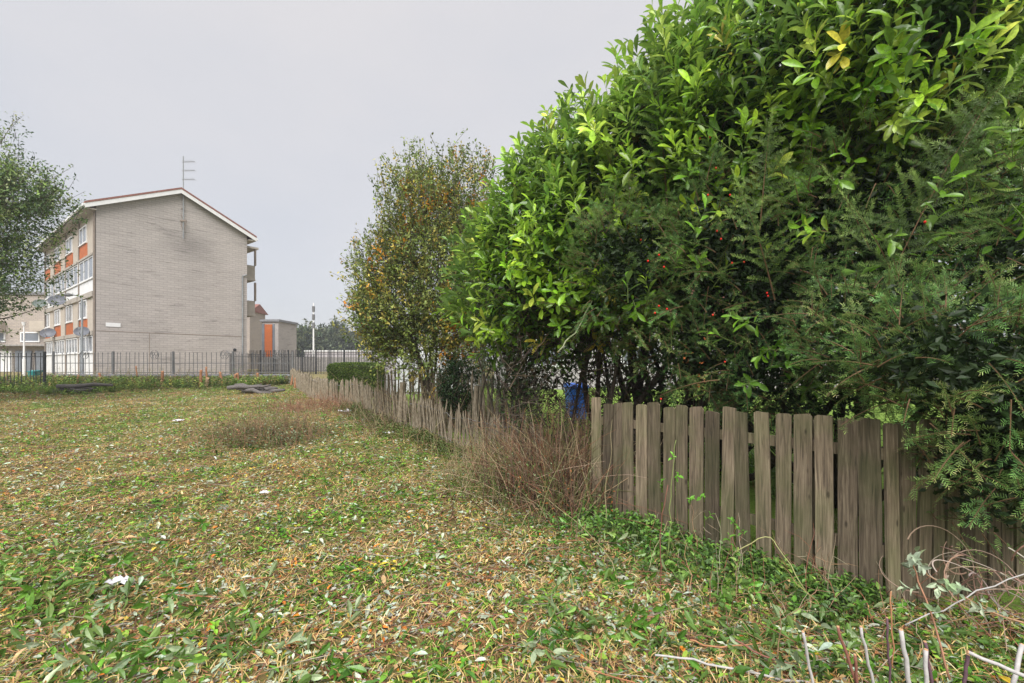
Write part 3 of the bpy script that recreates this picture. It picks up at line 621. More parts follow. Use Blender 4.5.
def shoots(mb, stems, B, D, length, nl, lsize, T, colfn, spread=(80, 25), stemcol=(.16,.22,.06), flat=0):
    """leafy shoots: leaves set round an upright axis"""
    k = len(B); D = unit(D); h = rdir(k); X = unit(np.cross(D, h)); Y = np.cross(D, X); ph = rnd(k, 0, 6.28)
    base = colfn(k)
    for i in range(nl):
        t = (i+.6)/nl; a = ph+i*2.4+rng.normal(size=k)*.25; al = np.radians(spread[0]+(spread[1]-spread[0])*t+rng.normal(size=k)*10)
        rad = X*np.cos(a)[:, None]+Y*np.sin(a)[:, None]
        ld = D*np.cos(al)[:, None]+rad*np.sin(al)[:, None]; ld[:, 2] -= .12
        pos = B+D*(length*t)[:, None]
        sz = lsize*(1-.35*abs(t-.55))*rnd(k, .6, 1.2)
        ok = rng.random(k) > .06
        c = np.clip(base*(1+.35*(t-.5))*(1+rng.normal(size=(k, 1))*.14), .005, .9)
        cover(mb, T, pos[ok], ld[ok], (D*1.0-rad*.15+np.array([0,0,.35]))[ok], sz[ok], c[ok])
    if stems is not None:
        sc = np.stack([np.full(k, .0035), length, np.full(k, .0035)], -1)
        stems.inst(STICK[0], STICK[1], B, frames(D, h), sc, np.tile(stemcol, (k, 1)))
def limb(s, a, b, r0, r1, bend=.2, n=7, seg=6, c=(1,1,1)):
    a = np.array(a, float); b = np.array(b, float); t = np.linspace(0, 1, n)[:, None]; L_ = np.linalg.norm(b-a)
    o = rng.normal(size=3)*bend*L_; o2 = rng.normal(size=3)*bend*L_*.4
    p = a+(b-a)*t+o*np.sin(t*math.pi)*.5+o2*np.sin(t*2*math.pi)*.5
    s.tube(p, np.linspace(r0, r1, n), seg, c)

# --- laurel
LA = [((.55,6.5,2.9),(1.3,1.2,1.15)), ((1.4,6.5,3.62),(1.42,1.3,1.5)), ((3.05,6.4,4.3),(1.6,1.6,1.65)), ((4.9,6.2,4.6),(2.4,2.0,2.4),.6),
      ((3.2,4.9,4.5),(1.5,1.15,1.4)), ((1.95,5.5,3.85),(1.2,.95,1.15)), ((5.0,4.6,4.6),(1.5,1.3,1.6)), ((3.4,3.9,4.3),(.9,.6,.8)), ((2.2,4.75,3.55),(.6,.45,.6)), ((1.15,5.7,3.0),(.85,.75,.85))]
laurel = empty('laurel', (2.2, 6.3, .05), 0, 'huge glossy cherry laurel with broad bright green leaves towering over the fence', 'bush')
off = np.array([2.2, 6.3, .05])
def lcol(k): return pick([(.24,.43,.03), (.38,.58,.05), (.1,.21,.025), (.5,.64,.09), (.55,.46,.06)], [4.5, 3.2, 2.8, 1.2, .12], k, .2)
mb, st = MB(), MB()
P, Nn = shell(LA, 46, .6, 1.04, 2)
D = Nn*.7+np.array([0,-.05,.75])+rng.normal(size=P.shape)*.28
Ls = rnd(len(P), .18, .42)
shoots(mb, st, P-off, D, Ls, 10, .185, LAUREL, lcol, spread=(74, 24))
# stray long shoots breaking the outline and low sprays among the yew
lows = np.array([(1.42,4.5,2.05),(1.75,4.35,2.35),(1.6,4.45,2.6),(1.3,4.6,2.2),(2.3,4.1,1.75),(2.35,4.0,1.6),(3.0,3.5,2.0),(3.2,3.2,1.85),(2.95,3.3,2.3),(2.8,3.3,1.9),(3.4,3.1,2.9),(1.0,5.1,2.2),(1.15,5.1,2.05),(.7,5.4,2.05),(2.0,4.4,3.1),(2.6,3.8,3.2),(2.35,4.0,2.5),(2.0,4.2,2.1),(2.7,3.6,2.6),(3.2,3.3,3.3),(2.9,3.4,3.5),(2.1,4.2,3.4),(1.5,4.6,3.2),(3.5,3.0,2.3)])
for off_, nl_ in ((.05, 9), (.14, 8), (.2, 7)):
    Q = lows+rng.normal(size=lows.shape)*off_
    shoots(mb, st, Q-off, rng.normal(size=lows.shape)*.5+[-.25,-.5,.35], rnd(len(Q), .2, .34), nl_, .15, LAUREL, lambda k: pick([(.17,.34,.03),(.11,.24,.025),(.3,.45,.05)], [3,2,1], k, .15), spread=(74, 24))
mb.build('foliage', M['laurel'], laurel, smooth=True); st.build('shoot_stems', M['twig'], laurel)
# inner old leaves, tinted darker for the shade inside the crown
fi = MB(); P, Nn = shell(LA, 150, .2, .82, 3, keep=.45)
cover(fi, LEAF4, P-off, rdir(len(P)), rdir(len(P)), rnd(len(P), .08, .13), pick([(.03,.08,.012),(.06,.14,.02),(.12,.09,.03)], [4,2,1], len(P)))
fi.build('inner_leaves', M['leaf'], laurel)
s = MB()
for k in range(34):
    e = LA[rng.integers(0, 8)]; c, r_ = np.array(e[0]), np.array(e[1]); tip = c+rdir(1)[0]*r_*.75; tip[2] = max(tip[2], 2.4)
    b = np.array([rng.uniform(.75, 3.6), rng.uniform(5.9, 6.9), .0]); limb(s, b-off, tip-off, rng.uniform(.025,.06), .012, .12, 9)
s.build('stems', M['bark'], laurel, smooth=True)
# dead inner twigs and old leaves under the crown, shade painted into the leaf tint
s = MB(); k = 3800; P = np.stack([rnd(k, -.1, 4.4), rnd(k, 5.5, 7.1), rnd(k, .5, 2.5)], -1)
dd = rdir(k)*[1,1,.9]+[0,0,.5]; sc = np.stack([rnd(k,.003,.007), rnd(k,.15,.55), rnd(k,.003,.007)], -1)
s.inst(*STICK, P-off, frames(dd, rdir(k)), sc, pick([(.06,.045,.035),(.1,.075,.05)], [2,1], k)); s.build('dead_twigs', M['twig'], laurel)
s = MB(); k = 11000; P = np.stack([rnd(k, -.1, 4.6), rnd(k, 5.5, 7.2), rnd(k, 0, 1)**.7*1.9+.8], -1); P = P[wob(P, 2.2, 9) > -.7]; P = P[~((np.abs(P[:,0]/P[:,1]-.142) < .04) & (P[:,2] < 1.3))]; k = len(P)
cover(s, SIMPLE, P-off, rdir(k), rdir(k), rnd(k, .05, .1), pick([(.035,.05,.015),(.06,.045,.025),(.03,.07,.015)], [3,2,2], k)); s.build('shade_tinted_leaves', M['leaf'], laurel)

# --- yew
YE = [((1.15,4.7,2.65),(.5,.33,.7)), ((1.95,4.45,2.9),(.45,.3,.6)), ((1.75,5.25,2.75),(1.05,.75,1.05)), ((2.6,4.6,2.5),(1.05,.8,1.25)), ((3.35,4.15,2.65),(1.15,.95,1.25)), ((4.3,3.5,2.2),(1.2,.95,1.3)), ((3.9,2.95,2.0),(.75,.6,.9)), ((2.2,4.9,1.75),(.9,.6,.55)), ((.95,5.75,2.35),(.8,.5,.6),.6), ((2.75,3.35,1.8),(.65,.5,.5)), ((2.95,2.75,1.5),(.5,.4,.55)), ((2.6,2.85,1.62),(.6,.4,.42)), ((3.3,2.75,1.2),(.55,.4,.75)), ((3.05,2.95,1.0),(.42,.33,.55)), ((3.7,3.3,1.15),(.6,.4,.85)), ((3.0,4.5,1.5),(1.3,.6,.6))]
yew = empty('yew_tree', (3.4, 4.6, .05), 0, 'dark feathery yew growing through the laurel above the right of the fence', 'tree'); yo = np.array([3.4, 4.6, .05])
ym, ys_, yb = MB(), MB(), MB()
def yew_branch(B, D, L_, col0, fr=1., needle=.027, upn=None):
    """a main stem with two ranks of side shoots, each lined with needles"""
    D = unit(np.array(D, float)); n = 8; t = np.linspace(0, 1, n); sag = np.array([0, 0, -1.])*L_*.22
    up = upn if upn is not None else np.array([0, 0, 1.])+rng.normal(size=3)*.35
    X = unit(np.cross(D, up)); U = np.cross(X, D)
    axis = B+D*(t*L_)[:, None]+sag*(t**2)[:, None]+np.cross(D, U)*0; ys_.tube(axis-yo, np.linspace(.007 if L_ > .5 else .004, .0015, n), 4, (.16,.09,.045))
    ns = int(L_/.034*fr); tt = np.linspace(.12, .97, ns)+rng.normal(size=ns)*.008
    A = np.stack([np.interp(tt, t, axis[:, j]) for j in range(3)], -1)
    sgn = np.where(np.arange(ns) % 2 == 0, 1., -1.)
    sl_ = L_*.3*(1-tt*.7)*rng.uniform(.35, 1.15, ns)+.035
    ba = np.radians(52+rng.normal(size=ns)*9)
    Ds = unit(D*np.cos(ba)[:, None]+X*(sgn*np.sin(ba))[:, None]+U*rng.normal(size=ns)[:, None]*.5-np.array([0,0,.1]))
    # leader itself is also needled
    A = np.vstack([A, axis[3:4]]); Ds = np.vstack([Ds, D+sag/L_*1.2]); sl_ = np.append(sl_, L_*.6)
    Ds = unit(Ds)
    for a_, d_, l_ in zip(A, Ds, sl_):
        m = max(4, int(l_/.0058)); q = np.linspace(.02, 1, m); pp = a_+d_*(q*l_)[:, None]-np.array([0,0,1])*(q**2*l_*.12)[:, None]
        x2 = unit(np.cross(d_, U)); u2 = np.cross(x2, d_); sg = np.where(np.arange(m) % 2 == 0, 1., -1.)
        na = np.radians(62-28*q**4+rng.normal(size=m)*9)
        nd = d_*np.cos(na)[:, None]+x2*(sg*np.sin(na))[:, None]+u2*(rng.normal(size=m)*.25+.12)[:, None]
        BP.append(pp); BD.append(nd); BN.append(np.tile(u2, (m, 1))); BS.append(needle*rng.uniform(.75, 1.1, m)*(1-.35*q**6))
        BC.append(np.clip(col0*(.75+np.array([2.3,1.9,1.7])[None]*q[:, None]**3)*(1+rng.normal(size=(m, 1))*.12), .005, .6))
BP, BD, BN, BS, BC = [], [], [], [], []
def flush(mb):
    P = np.vstack(BP); cover(mb, NEEDLE, P-yo, np.vstack(BD), np.vstack(BN), np.concatenate(BS), np.vstack(BC))
    for l_ in (BP, BD, BN, BS, BC): l_.clear()
P, Nn = shell(YE, 44, .6, 1.0, 5, keep=.72, nf=.2)
vis = (P[:, 1] < 5.9)
P, Nn = P[vis], Nn[vis]
ycol = pick([(.12,.27,.07),(.19,.35,.09),(.27,.41,.12),(.08,.19,.055)], [4,3,1.5,2], len(P), .12)
for i in range(len(P)):
    yew_branch(P[i], Nn[i]*.6+np.array([0,-.1,.35])+rng.normal(size=3)*.42, rng.uniform(.16, .36), ycol[i], .85)
flush(ym)
def pt(px, py, Y): return np.array([(px-512)/458*Y, Y, 1.6-(py-362)/458*Y])
for a, b, lc in [((668,215,4.7),(655,60,4.55),1.3), ((868,330,3.5),(1000,70,3.2),1.0), ((775,300,4.0),(740,180,3.8),1.2), ((870,250,3.7),(830,170,3.6),1.1), ((905,300,3.4),(850,195,3.3),1.1),
                 ((960,380,3.0),(905,290,2.8),1.1), ((640,300,4.9),(560,260,4.8),.9), ((700,260,4.5),(690,150,4.4),1.1), ((850,360,3.5),(960,400,3.0),1.2), ((800,270,3.8),(930,340,3.3),1.2), ((1010,330,2.9),(985,260,2.8),1.0),
                 ((600,320,5.2),(540,300,5.1),.8), ((880,120,4.1),(870,10,4.0),1.0), ((960,160,3.6),(1015,20,3.5),1.2), ((760,230,4.1),(770,120,4.0),1.2), ((720,380,4.2),(660,395,4.3),.9), ((900,400,3.1),(840,425,3.0),.9), ((970,440,2.7),(930,480,2.6),.9)]:
    A_, B_ = pt(*a), pt(*b); v = B_-A_; v[2] += np.linalg.norm(v)*.2
    yew_branch(A_, v, np.linalg.norm(v), np.array([.13,.215,.06])*lc, .85, .03, upn=np.array([0, -.75, .6]) if abs(v[2]) > abs(v[0]) else None)
flush(yb)
ym.build('foliage', M['yew'], yew); yb.build('leader_foliage', M['yew'], yew); ys_.build('twigs', M['twig'], yew)
fi = MB(); P, Nn = shell(YE, 330, .1, .78, 8, keep=.3)  # inner fill, its near-black tint standing for shade within the yew
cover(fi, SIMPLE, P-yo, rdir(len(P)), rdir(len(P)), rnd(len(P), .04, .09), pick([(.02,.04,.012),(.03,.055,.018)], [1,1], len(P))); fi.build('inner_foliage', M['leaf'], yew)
s = MB()
for tip in [(1.7,5.2,2.7),(2.5,4.7,2.6),(3.3,4.2,3.2),(4.2,3.6,2.8),(3.9,3.1,2.2),(2.3,4.9,1.9),(3.2,3.3,1.9),(3.5,4.2,4.0),(1.1,5.6,2.3),(2.8,4.4,1.7)]:
    limb(s, np.array([3.6,5.0,-.1])-yo, np.array(tip)-yo, .05, .012, .1, 9)
s.build('trunk', M['bark'], yew, smooth=True)
# scarlet berries
bi = 0
ico = np.array([(math.cos(a)*math.cos(b), math.sin(a)*math.cos(b), math.sin(b)) for b in (-1.2,-.5,.2,.9) for a in np.arange(6)*math.pi/3]+[(0,0,1),(0,0,-1)])
icf = [(i*6+j, i*6+(j+1) % 6, (i+1)*6+(j+1) % 6, (i+1)*6+j) for i in range(3) for j in range(6)]+[(18+j, 18+(j+1) % 6, 24) for j in range(6)]+[((j+1) % 6, j, 25) for j in range(6)]
for px_, py_, Y in [(659,255,4.15),(648,261,4.1),(664,267,4.1),(659,306,4.15),(667,309,4.1),(655,313,4.15),(713,315,4.1),(732,263,4.1),(744,262,4.1),(767,293,4.0),(717,231,4.1),(721,239,4.0),(710,130+7,4.2),(925,222,3.1),(768,296,4.0),(716,168,4.2),(708,195,4.1),(661,399,4.3),(641,240,4.6),(700,138,4.3),(725,362,4.1),(730,195,4.1)]:
    s = MB(); p = pt(px_, py_, Y)-yo; s.add(ico*.0095*[1,1,1.1]+p, icf); s.build('berry', M['berry'], yew, smooth=True)

# --- generic twiggy broadleaf tree
def tree(name, label, cat, base, ells, dens, nl, lsize, T, cols, wts, trunk=(.07, .03), nstem=1, seed=1, tw=(.25, .5), mk=None, limbs=60, bmat='greybark', group=None, orange=None, spr=.0, lo=.25, zmin=None, thr=-.9):
    root = empty(name, base, 0, label, cat, group); o = np.array(base); mb = MB(); tb = MB(); lim = MB()
    P, Nn = shell(ells, dens, lo, 1.08, seed, nf=.22, ns=1.7, zmin=zmin, keep=.6)
    P = P[wob(P, 2.6, seed+20) > thr] if thr > -.9 else P
    idx = np.arange(len(P)); c = (np.array([e[0] for e in ells])).mean(0)
    D = unit(unit(P-(c-[0,0,1.2]))*.8+rng.normal(size=P.shape)*.4+[0,0,.45]); k = len(P); Ln = rnd(k, *tw)
    cc = pick(cols, wts, k, .18)
    if orange is not None:
        f = (wob(P, 2.2, seed+7)+rng.normal(size=k)*.35 > orange); f &= rng.random(k) < .75; cc[f] = pick([(.66,.27,.03),(.66,.42,.05),(.5,.4,.07)], [2.5,2.5,2], f.sum(), .15)
    for i in range(nl):
        t = (i+1)/nl; dd = unit(D*.5+rdir(k)*1.0); dd[:, 2] -= .25
        cover(mb, T, P+D*(Ln*t)[:, None]+rng.normal(size=P.shape)*spr-o, dd, rdir(k)*.7+[0,0,.8], lsize*rnd(k, .65, 1.2), np.clip(cc*(1+rng.normal(size=(k,1))*.2), .005, .9))
    tb.inst(*STICK, P-o, frames(D, rdir(k)), np.stack([np.full(k,.005), Ln*1.05, np.full(k,.005)], -1), np.tile((.09,.07,.055), (k, 1)))
    mb.build('crown', M['leaf'], root); 
    s = MB(); forks = []
    for j in range(nstem):
        b = np.array([rng.normal()*.06*nstem**.5, rng.normal()*.06*nstem**.5, -.1]); tp = (c-o)+rng.normal(size=3)*np.array([.35,.3,.25])*(nstem > 1)
        n = 9; t = np.linspace(0, 1, n)[:, None]; pth = b+(tp-b)*t+np.array([rng.normal(), rng.normal(), 0])*.12*np.sin(t*3.14)
        s.tube(pth, np.linspace(trunk[0], trunk[1], n), 8); forks += [pth[4], pth[5], pth[6], pth[7], pth[8]]
    s.build('trunk', M[bmat], root, smooth=True)
    for i in rng.choice(k, min(limbs, k), False):
        q = P[i]-o; f = min(forks, key=lambda v: np.linalg.norm(v-q)+(2 if v[2] > q[2]-.1 else 0)); limb(lim, f, q, trunk[1]*.6, .006, .12, 6, 5)
    lim.build('branches', M[bmat], root, smooth=True); tb.build('twigs', M['twig'], root)
    return root
OL = [(.22,.29,.08), (.32,.37,.1), (.13,.19,.06), (.5,.42,.1)]
tree('rowan_tree', 'slender many stemmed tree turning yellow and orange behind the low paling fence', 'tree', (-1.75, 9.5, .3),
     [((-1.9,9.5,3.2),(1.35,1.2,1.6)), ((-1.5,9.5,4.2),(1.25,1.1,1.6)), ((-1.6,9.3,2.1),(1.25,.8,.95),.8), ((-1.2,9.4,3.2),(1.1,1.0,1.5)), ((-2.4,9.5,2.6),(.85,.8,.9))], 88, 13, .075, SIMPLE, OL, [4,4,2.5,1.6], (.035,.016), 7, 4, (.2,.45), orange=1.0, spr=.03, limbs=110, lo=.2, zmin=1.15)
tree('tree', 'broad leafy tree overhanging the far left edge', 'tree', (-15.2, 12, .5),
     [((-14.9,12,6.0),(1.8,1.6,2.15)), ((-14.6,12,4.1),(1.8,1.5,1.35)), ((-13.0,12,5.75),(1.2,1.0,1.0)), ((-16.2,12.5,4.6),(2.2,2,2.4),.6)], 48, 11, .095, SIMPLE, [(.15,.23,.08),(.25,.34,.1),(.1,.17,.08),(.34,.4,.2)], [4,3,3,1.2], (.16,.06), 1, 6, (.25,.55), spr=.06, limbs=90, lo=.2, thr=-.5)
# pale variegated shrub between tree and laurel
tree('shrub', 'pale grey green small leaved shrub squeezed between the yellowing tree and laurel', 'bush', (-.1, 7.9, .25),
     [((-.15,7.8,1.9),(.5,.4,.85)), ((-.35,7.8,2.5),(.4,.35,.5)), ((.15,7.7,1.2),(.45,.35,.6))], 130, 8, .045, SIMPLE, [(.3,.38,.26),(.2,.3,.13),(.1,.2,.06)], [3,2,2], (.02,.01), 5, 9, (.1,.25), spr=.03, limbs=40, lo=.2)
tree('ivy_clump', 'dark rounded mass of ivy swallowing a stump behind the paling', 'ivy', (-1.05, 8.55, .3),
     [((-1.05,8.55,1.1),(.36,.28,.55))], 260, 7, .055, LEAF4, [(.02,.05,.015),(.035,.075,.02)], [2,1], (.06,.04), 1, 12, (.05,.12), spr=.02, limbs=10, lo=.5)
# clipped hedge
def hedge():
    root = empty('clipped_hedge', (-5.05, 15.1, .5), 0, 'neatly clipped square box hedge beyond the sagging fence', 'hedge')
    k = 42000; f = rng.integers(0, 5, k); a, b = rnd(k, -1, 1), rnd(k, -1, 1); H = np.array([.72, .8, .52]); P = np.zeros((k, 3)); Nn = np.zeros((k, 3))
    for i, (ax, sg) in enumerate(((0,-1),(0,1),(1,-1),(1,1),(2,1))):
        q = f == i; o = [j for j in range(3) if j != ax]; P[q, ax] = sg; P[q, o[0]] = a[q]; P[q, o[1]] = b[q]; Nn[q, ax] = sg
    r_ = np.linalg.norm(np.abs(P)**4, axis=1)**.25; P = P/np.maximum(1, r_*.92)[:, None]
    P = P*H*(1-rnd(k, 0, .06)[:, None])+[0, 0, .53]; P += Nn*.02*wob(P, 6, 3)[:, None]
    s = MB(); cover(s, SIMPLE, P, Nn+rdir(k)*.9, Nn+rdir(k)*.8, rnd(k, .03, .05), pick([(.1,.16,.03),(.17,.24,.04),(.05,.09,.02)], [3,2,2], k)); s.build('foliage', M['leaf'], root)
    s = MB(); s.box((-.6,-.66,0),(.6,.66,.93)); s.build('inner_twigs', M['bark'], root)
hedge()
# distant trees
for i, (px_, Y, h, wd, lab) in enumerate([(300,95,8.5,4.5,'hazy distant tree rising behind the mast foot'),(332,100,9.5,5.5,'roundest of the distant trees, right of the mast'),(352,104,8.0,5,'distant tree half hidden by the yellowing tree'),(285,98,7,4,'distant tree behind the small block with orange panel'),(372,108,8.2,5.5,'distant tree seen through the yellowing crown'),(316,110,8.6,5,'farthest distant tree directly behind the white mast'),(395,110,8,5,'far tree hidden deep behind the rowan'),]):
    X = (px_-512)/458*Y
    tree('tree', lab, 'tree', (X, Y, .6), [((X, Y, h*.55), (wd*.8, wd*.7, h*.42)), ((X+wd*.3, Y, h*.75), (wd*.4, wd*.4, h*.28))], 2.2, 9, .75, SIMPLE, [(.1,.125,.055),(.15,.17,.07),(.07,.1,.05)], [3,2,2], (.3,.1), 1, 30+i, (.6,1.4), group='distant trees on the skyline', spr=.35, limbs=14, lo=.2)

s = MB(); s.box((-170, -20, -1), (120, 190, 24)); hm = bpy.data.materials.new('haze'); hm.use_nodes = True
hn = hm.node_tree.nodes; hn.clear(); ho = hn.new('ShaderNodeOutputMaterial'); hv = hn.new('ShaderNodeVolumePrincipled')
hv.inputs['Color'].default_value = (.86, .9, .97, 1); hv.inputs['Density'].default_value = .0014; hv.inputs['Anisotropy'].default_value = .2
hm.node_tree.links.new(hv.outputs[0], ho.inputs['Volume'])
if HAZE: tag(s.build('haze', hm), 'thin pale damp air over the whole scene', 'haze', kind='stuff')

# ------------------------------------------------------------------ garden floor
def sample_plot(n, y0=1.2, y1=19.8, pw=1.5, y_ref=4.0, left=1.25):
    """points on the plot, denser close by"""
    out = []; tot = 0
    while tot < n:
        y = y0+(y1-y0)*rnd(n*3); x = rnd(n*3, -1, 1)*(y1*left); 
        ok = (x > -y*left-1.2) & (x < np.minimum(xb(y)+.1, y*left+1)) & (rng.random(n*3) < 1/(1+(y/y_ref)**pw))
        P = np.stack([x[ok], y[ok]], -1); out.append(P); tot += len(P)
    P = np.vstack(out)[:n]; return P
def on_ground(P, dz=0.): return np.stack([P[:, 0], P[:, 1], gz(P[:, 0], P[:, 1])+dz], -1)
def lush(P3):  # 0..1: where the green ground cover is
    x, y = P3[:, 0], P3[:, 1]; n = wob(P3*[1,1,0], 2.0, 31)
    side = np.clip((x-(xb(y)-1.5))/1.2, 0, 1)*np.clip((7-y)/2, 0, 1)
    far = np.clip((y-15)/3, 0, 1); nl = np.clip((-x-.9)/1.2, 0, 1)*np.clip((2.9-y)/.6, 0, 1)
    return np.clip(.42+n*.8+side*.9+far*.7+nl*.4, 0, 1)
# dry grass
k = 100000; P = on_ground(sample_plot(k, y_ref=4.2), .004); lu = lush(P); P = P[rng.random(k) > lu*.55]; k = len(P)
a = wob(P*[1,1,0], 2.2, 5)*2.5+rng.normal(size=k)*1.3; D = np.stack([np.cos(a), np.sin(a), rnd(k, -.05, .28)], -1)
s = MB(); s.inst(*BLADE, P+np.array([0,0,1])*rnd(k, 0, .035)[:, None], frames(D, rdir(k)*.5+[0,0,1]), np.stack([rnd(k,.003,.006), rnd(k,.025,.11), rnd(k,.06,.25)], -1),
       pick([(.62,.45,.18),(.5,.31,.13),(.7,.54,.28),(.36,.17,.08),(.44,.4,.12)], [4.5,3.5,3.2,2.6,2.2], k))
tag(s.build('dry_grass', M['straw']), 'flattened straw coloured dead grass over the cleared plot', 'grass', kind='stuff')
# green grass and moss tufts
k = 90000; P = on_ground(sample_plot(k, y_ref=4.5)); lu = lush(P); P = P[rng.random(k) < .15+lu*.85]; k = len(P)
D = rdir(k)*[1,1,.3]+[0,0,.7]
s = MB(); s.inst(*BLADE, P, frames(D, rdir(k)), np.stack([rnd(k,.003,.007), rnd(k,.03,.09), np.full(k,.06)], -1), pick([(.16,.25,.035),(.27,.35,.06),(.09,.14,.025),(.4,.42,.12)], [3,3,2,1.5], k))
tag(s.build('green_grass', M['straw']), 'short green grass and moss showing between the leaf litter', 'grass', kind='stuff')
# fallen leaves
LC = [(.48,.54,.42),(.4,.47,.36),(.12,.26,.03),(.06,.15,.02),(.24,.38,.05),(.32,.15,.06),(.54,.36,.17),(.65,.2,.03),(.62,.45,.06)]
def litter(n, lo_, hi_, wts, tmpl, pw, yr, name, label, dz=.03, y0=1.2, ym=19.8):
    P = on_ground(sample_plot(n, y0, ym, pw, yr)); k = len(P); P[:, 2] += rnd(k, .0, dz)
    gr = lush(P); cc = pick(LC, wts, k, .2); q = (rng.random(k) < gr*.45); cc[q] = pick([(.12,.29,.025),(.24,.42,.04),(.06,.16,.02)], [3,2,2.5], q.sum())
    # clusters of yellow and orange leaves
    q = (wob(P*[1,1,0], 2.6, 77) > 1.25) & (rng.random(k) < .3); cc[q] = pick([(.65,.25,.03),(.65,.48,.05)], [1,1.4], q.sum())
    Nh = rdir(k)*.55+[0,0,1]; D = rdir(k)*[1,1,.25]
    s = MB(); cover(s, tmpl, P, D, Nh, rnd(k, lo_, hi_), cc); tag(s.build(name, M['litter']), label, 'leaves', kind='stuff')
litter(160000, .018, .055, [4,3.5,3.5,2.5,3,2.5,3.5,.4,.6], SIMPLE, 1.5, 4.5, 'leaf_litter', 'small fallen and shredded leaves strewn across the plot')
litter(11000, .05, .1, [4,2.5,3.5,2.5,3,1.2,1,.2,.3], LAUREL, 2.0, 3.0, 'fallen_laurel_leaves', 'larger fallen laurel leaves showing pale undersides', .045)
# twigs
k = 11000; P = on_ground(sample_plot(k, y_ref=4), .01); a = rnd(k, 0, 6.28); D = np.stack([np.cos(a), np.sin(a), rnd(k, -.03, .18)], -1); rr = rnd(k,.0015,.0045)
s = MB(); s.inst(*STICK, P+[0,0,.01], frames(D, rdir(k)), np.stack([rr, rnd(k,.08,.4), rr], -1), pick([(.22,.1,.06),(.16,.1,.07),(.33,.28,.22),(.4,.18,.09)], [3,3,2,1.5], k))
tag(s.build('twig_litter', M['twig']), 'thin brown twigs and prunings scattered over the ground', 'twigs', kind='stuff')
# cut laurel prunings: leafy shoots lying flat
def prune(centres, label, name='laurel_prunings'):
    B, Dd = [], []
    for cx_, cy_, n, sp_ in centres:
        p = np.stack([cx_+rng.normal(size=n)*sp_, cy_+rng.normal(size=n)*sp_*.7], -1); B.append(on_ground(p, .03)); a = rnd(n, 0, 6.28); Dd.append(np.stack([np.cos(a), np.sin(a), rnd(n, -.02, .25)], -1))
    B, Dd = np.vstack(B), np.vstack(Dd); mb, st = MB(), MB()
    shoots(mb, st, B, Dd, rnd(len(B), .12, .28), 8, .1, LAUREL, lambda k: pick([(.12,.28,.035),(.36,.45,.27),(.06,.15,.02),(.25,.4,.09)], [3,2,2,2], k, .15), spread=(60, 20))
    st.build('stems', M['twig'], root_) if False else None
    o = mb.build(name, M['laurel']); return tag(o, label, 'prunings', kind='stuff')
prune([(-2.2,2.45,48,.32),(-2.8,2.9,34,.35),(-1.4,2.3,22,.25),(-3.5,3.4,24,.4),(-1.9,3.1,8,.2)], 'cut laurel sprays heaped in the near left corner')
prune([(.4,2.7,22,.16),(.55,3.3,16,.2),(.9,3.9,26,.25),(1.2,3.0,30,.35),(1.9,2.5,34,.35),(1.4,2.35,20,.25),(.2,4.4,8,.2),(.5,2.4,10,.2)], 'cut laurel sprays lying in front of the timber fence')
prune([(-4,7,10,.8),(-1.5,5.5,7,.5),(-5,10,14,1.2),(-2.8,9.2,10,.5),(-7,13,12,1.5),(-3,4.2,7,.5)], 'scattered cut laurel sprays across the middle of the plot')
# low leafy ground cover at the fence foot and along the wall
def plants(name, label, pts, nl, lsz, h, cols, wts, T=LEAF4):
    P = on_ground(np.array(pts)); k = len(P); D = rdir(k)*[.5,.5,.2]+[0,0,1]; mb = MB()
    shoots(mb, mb, P, D, h*rnd(k, .5, 1.3), nl, lsz, T, lambda n: pick(cols, wts, n, .2), spread=(85, 45)); return tag(mb.build(name, M['leaf']), label, 'plants', kind='stuff')
def strip(n, off_lo, off_hi, y0, y1):
    y = rnd(n, y0, y1); return np.stack([xb(y)-rnd(n, off_lo, off_hi), y], -1)
t = rng.random(900)*fl; o_ = np.abs(rng.normal(size=900))*.33+.04; nrmF = np.array([FD[1], -FD[0]]); nrmF = nrmF if nrmF[1] < 0 else -nrmF
fp = FA+FD*t[:, None]+nrmF*o_[:, None]
plants('ground_cover', 'leafy green seedlings and ivy at the foot of the timber fence', fp, 7, .055, .12, [(.1,.22,.03),(.18,.32,.06),(.05,.11,.02),(.12,.2,.08)], [3,2,3,1])
q = rng.random((1500, 2))*[3.2, 3.0]+[-.4, 1.7]; q = q[(q[:, 0] < xb(q[:, 1])-.1) & (q[:, 0]+rng.normal(size=len(q))*.35 > .25)]
plants('low_weeds', 'low mixed weeds covering the near right ground', q, 6, .042, .06, [(.1,.2,.035),(.16,.28,.05),(.05,.1,.02),(.25,.34,.12)], [3,2,2,1.5])
n = 4200; x = rnd(n, -21, -9.6); y = 19.9-np.abs(rng.normal(size=n))*1.5; 
plants('wall_undergrowth', 'tangle of green and yellow weeds in front of the low wall', np.stack([x, y], -1)[y > 16], 9, .1, .34, [(.13,.21,.04),(.22,.3,.06),(.07,.11,.03),(.4,.38,.08),(.3,.2,.1)], [4,3,3,1,1.5])
n = 1100; x = rnd(n, -21, -14); y = rnd(n, 15, 17.8)
plants('left_undergrowth', 'bright green weeds below the tall black railing', np.stack([x, y], -1), 8, .08, .16, [(.16,.26,.04),(.24,.34,.06),(.09,.14,.03)], [4,3,3])
n = 2600; y = rnd(n, 4.9, 11.5); x = xb(y)-np.abs(rng.normal(size=n))*.28+.1
plants('paling_foot_weeds', 'straggly dull green weeds around the foot of the low paling', np.stack([x, y], -1), 7, .05, .16, [(.1,.15,.04),(.17,.2,.06),(.2,.15,.07)], [3,2,2])
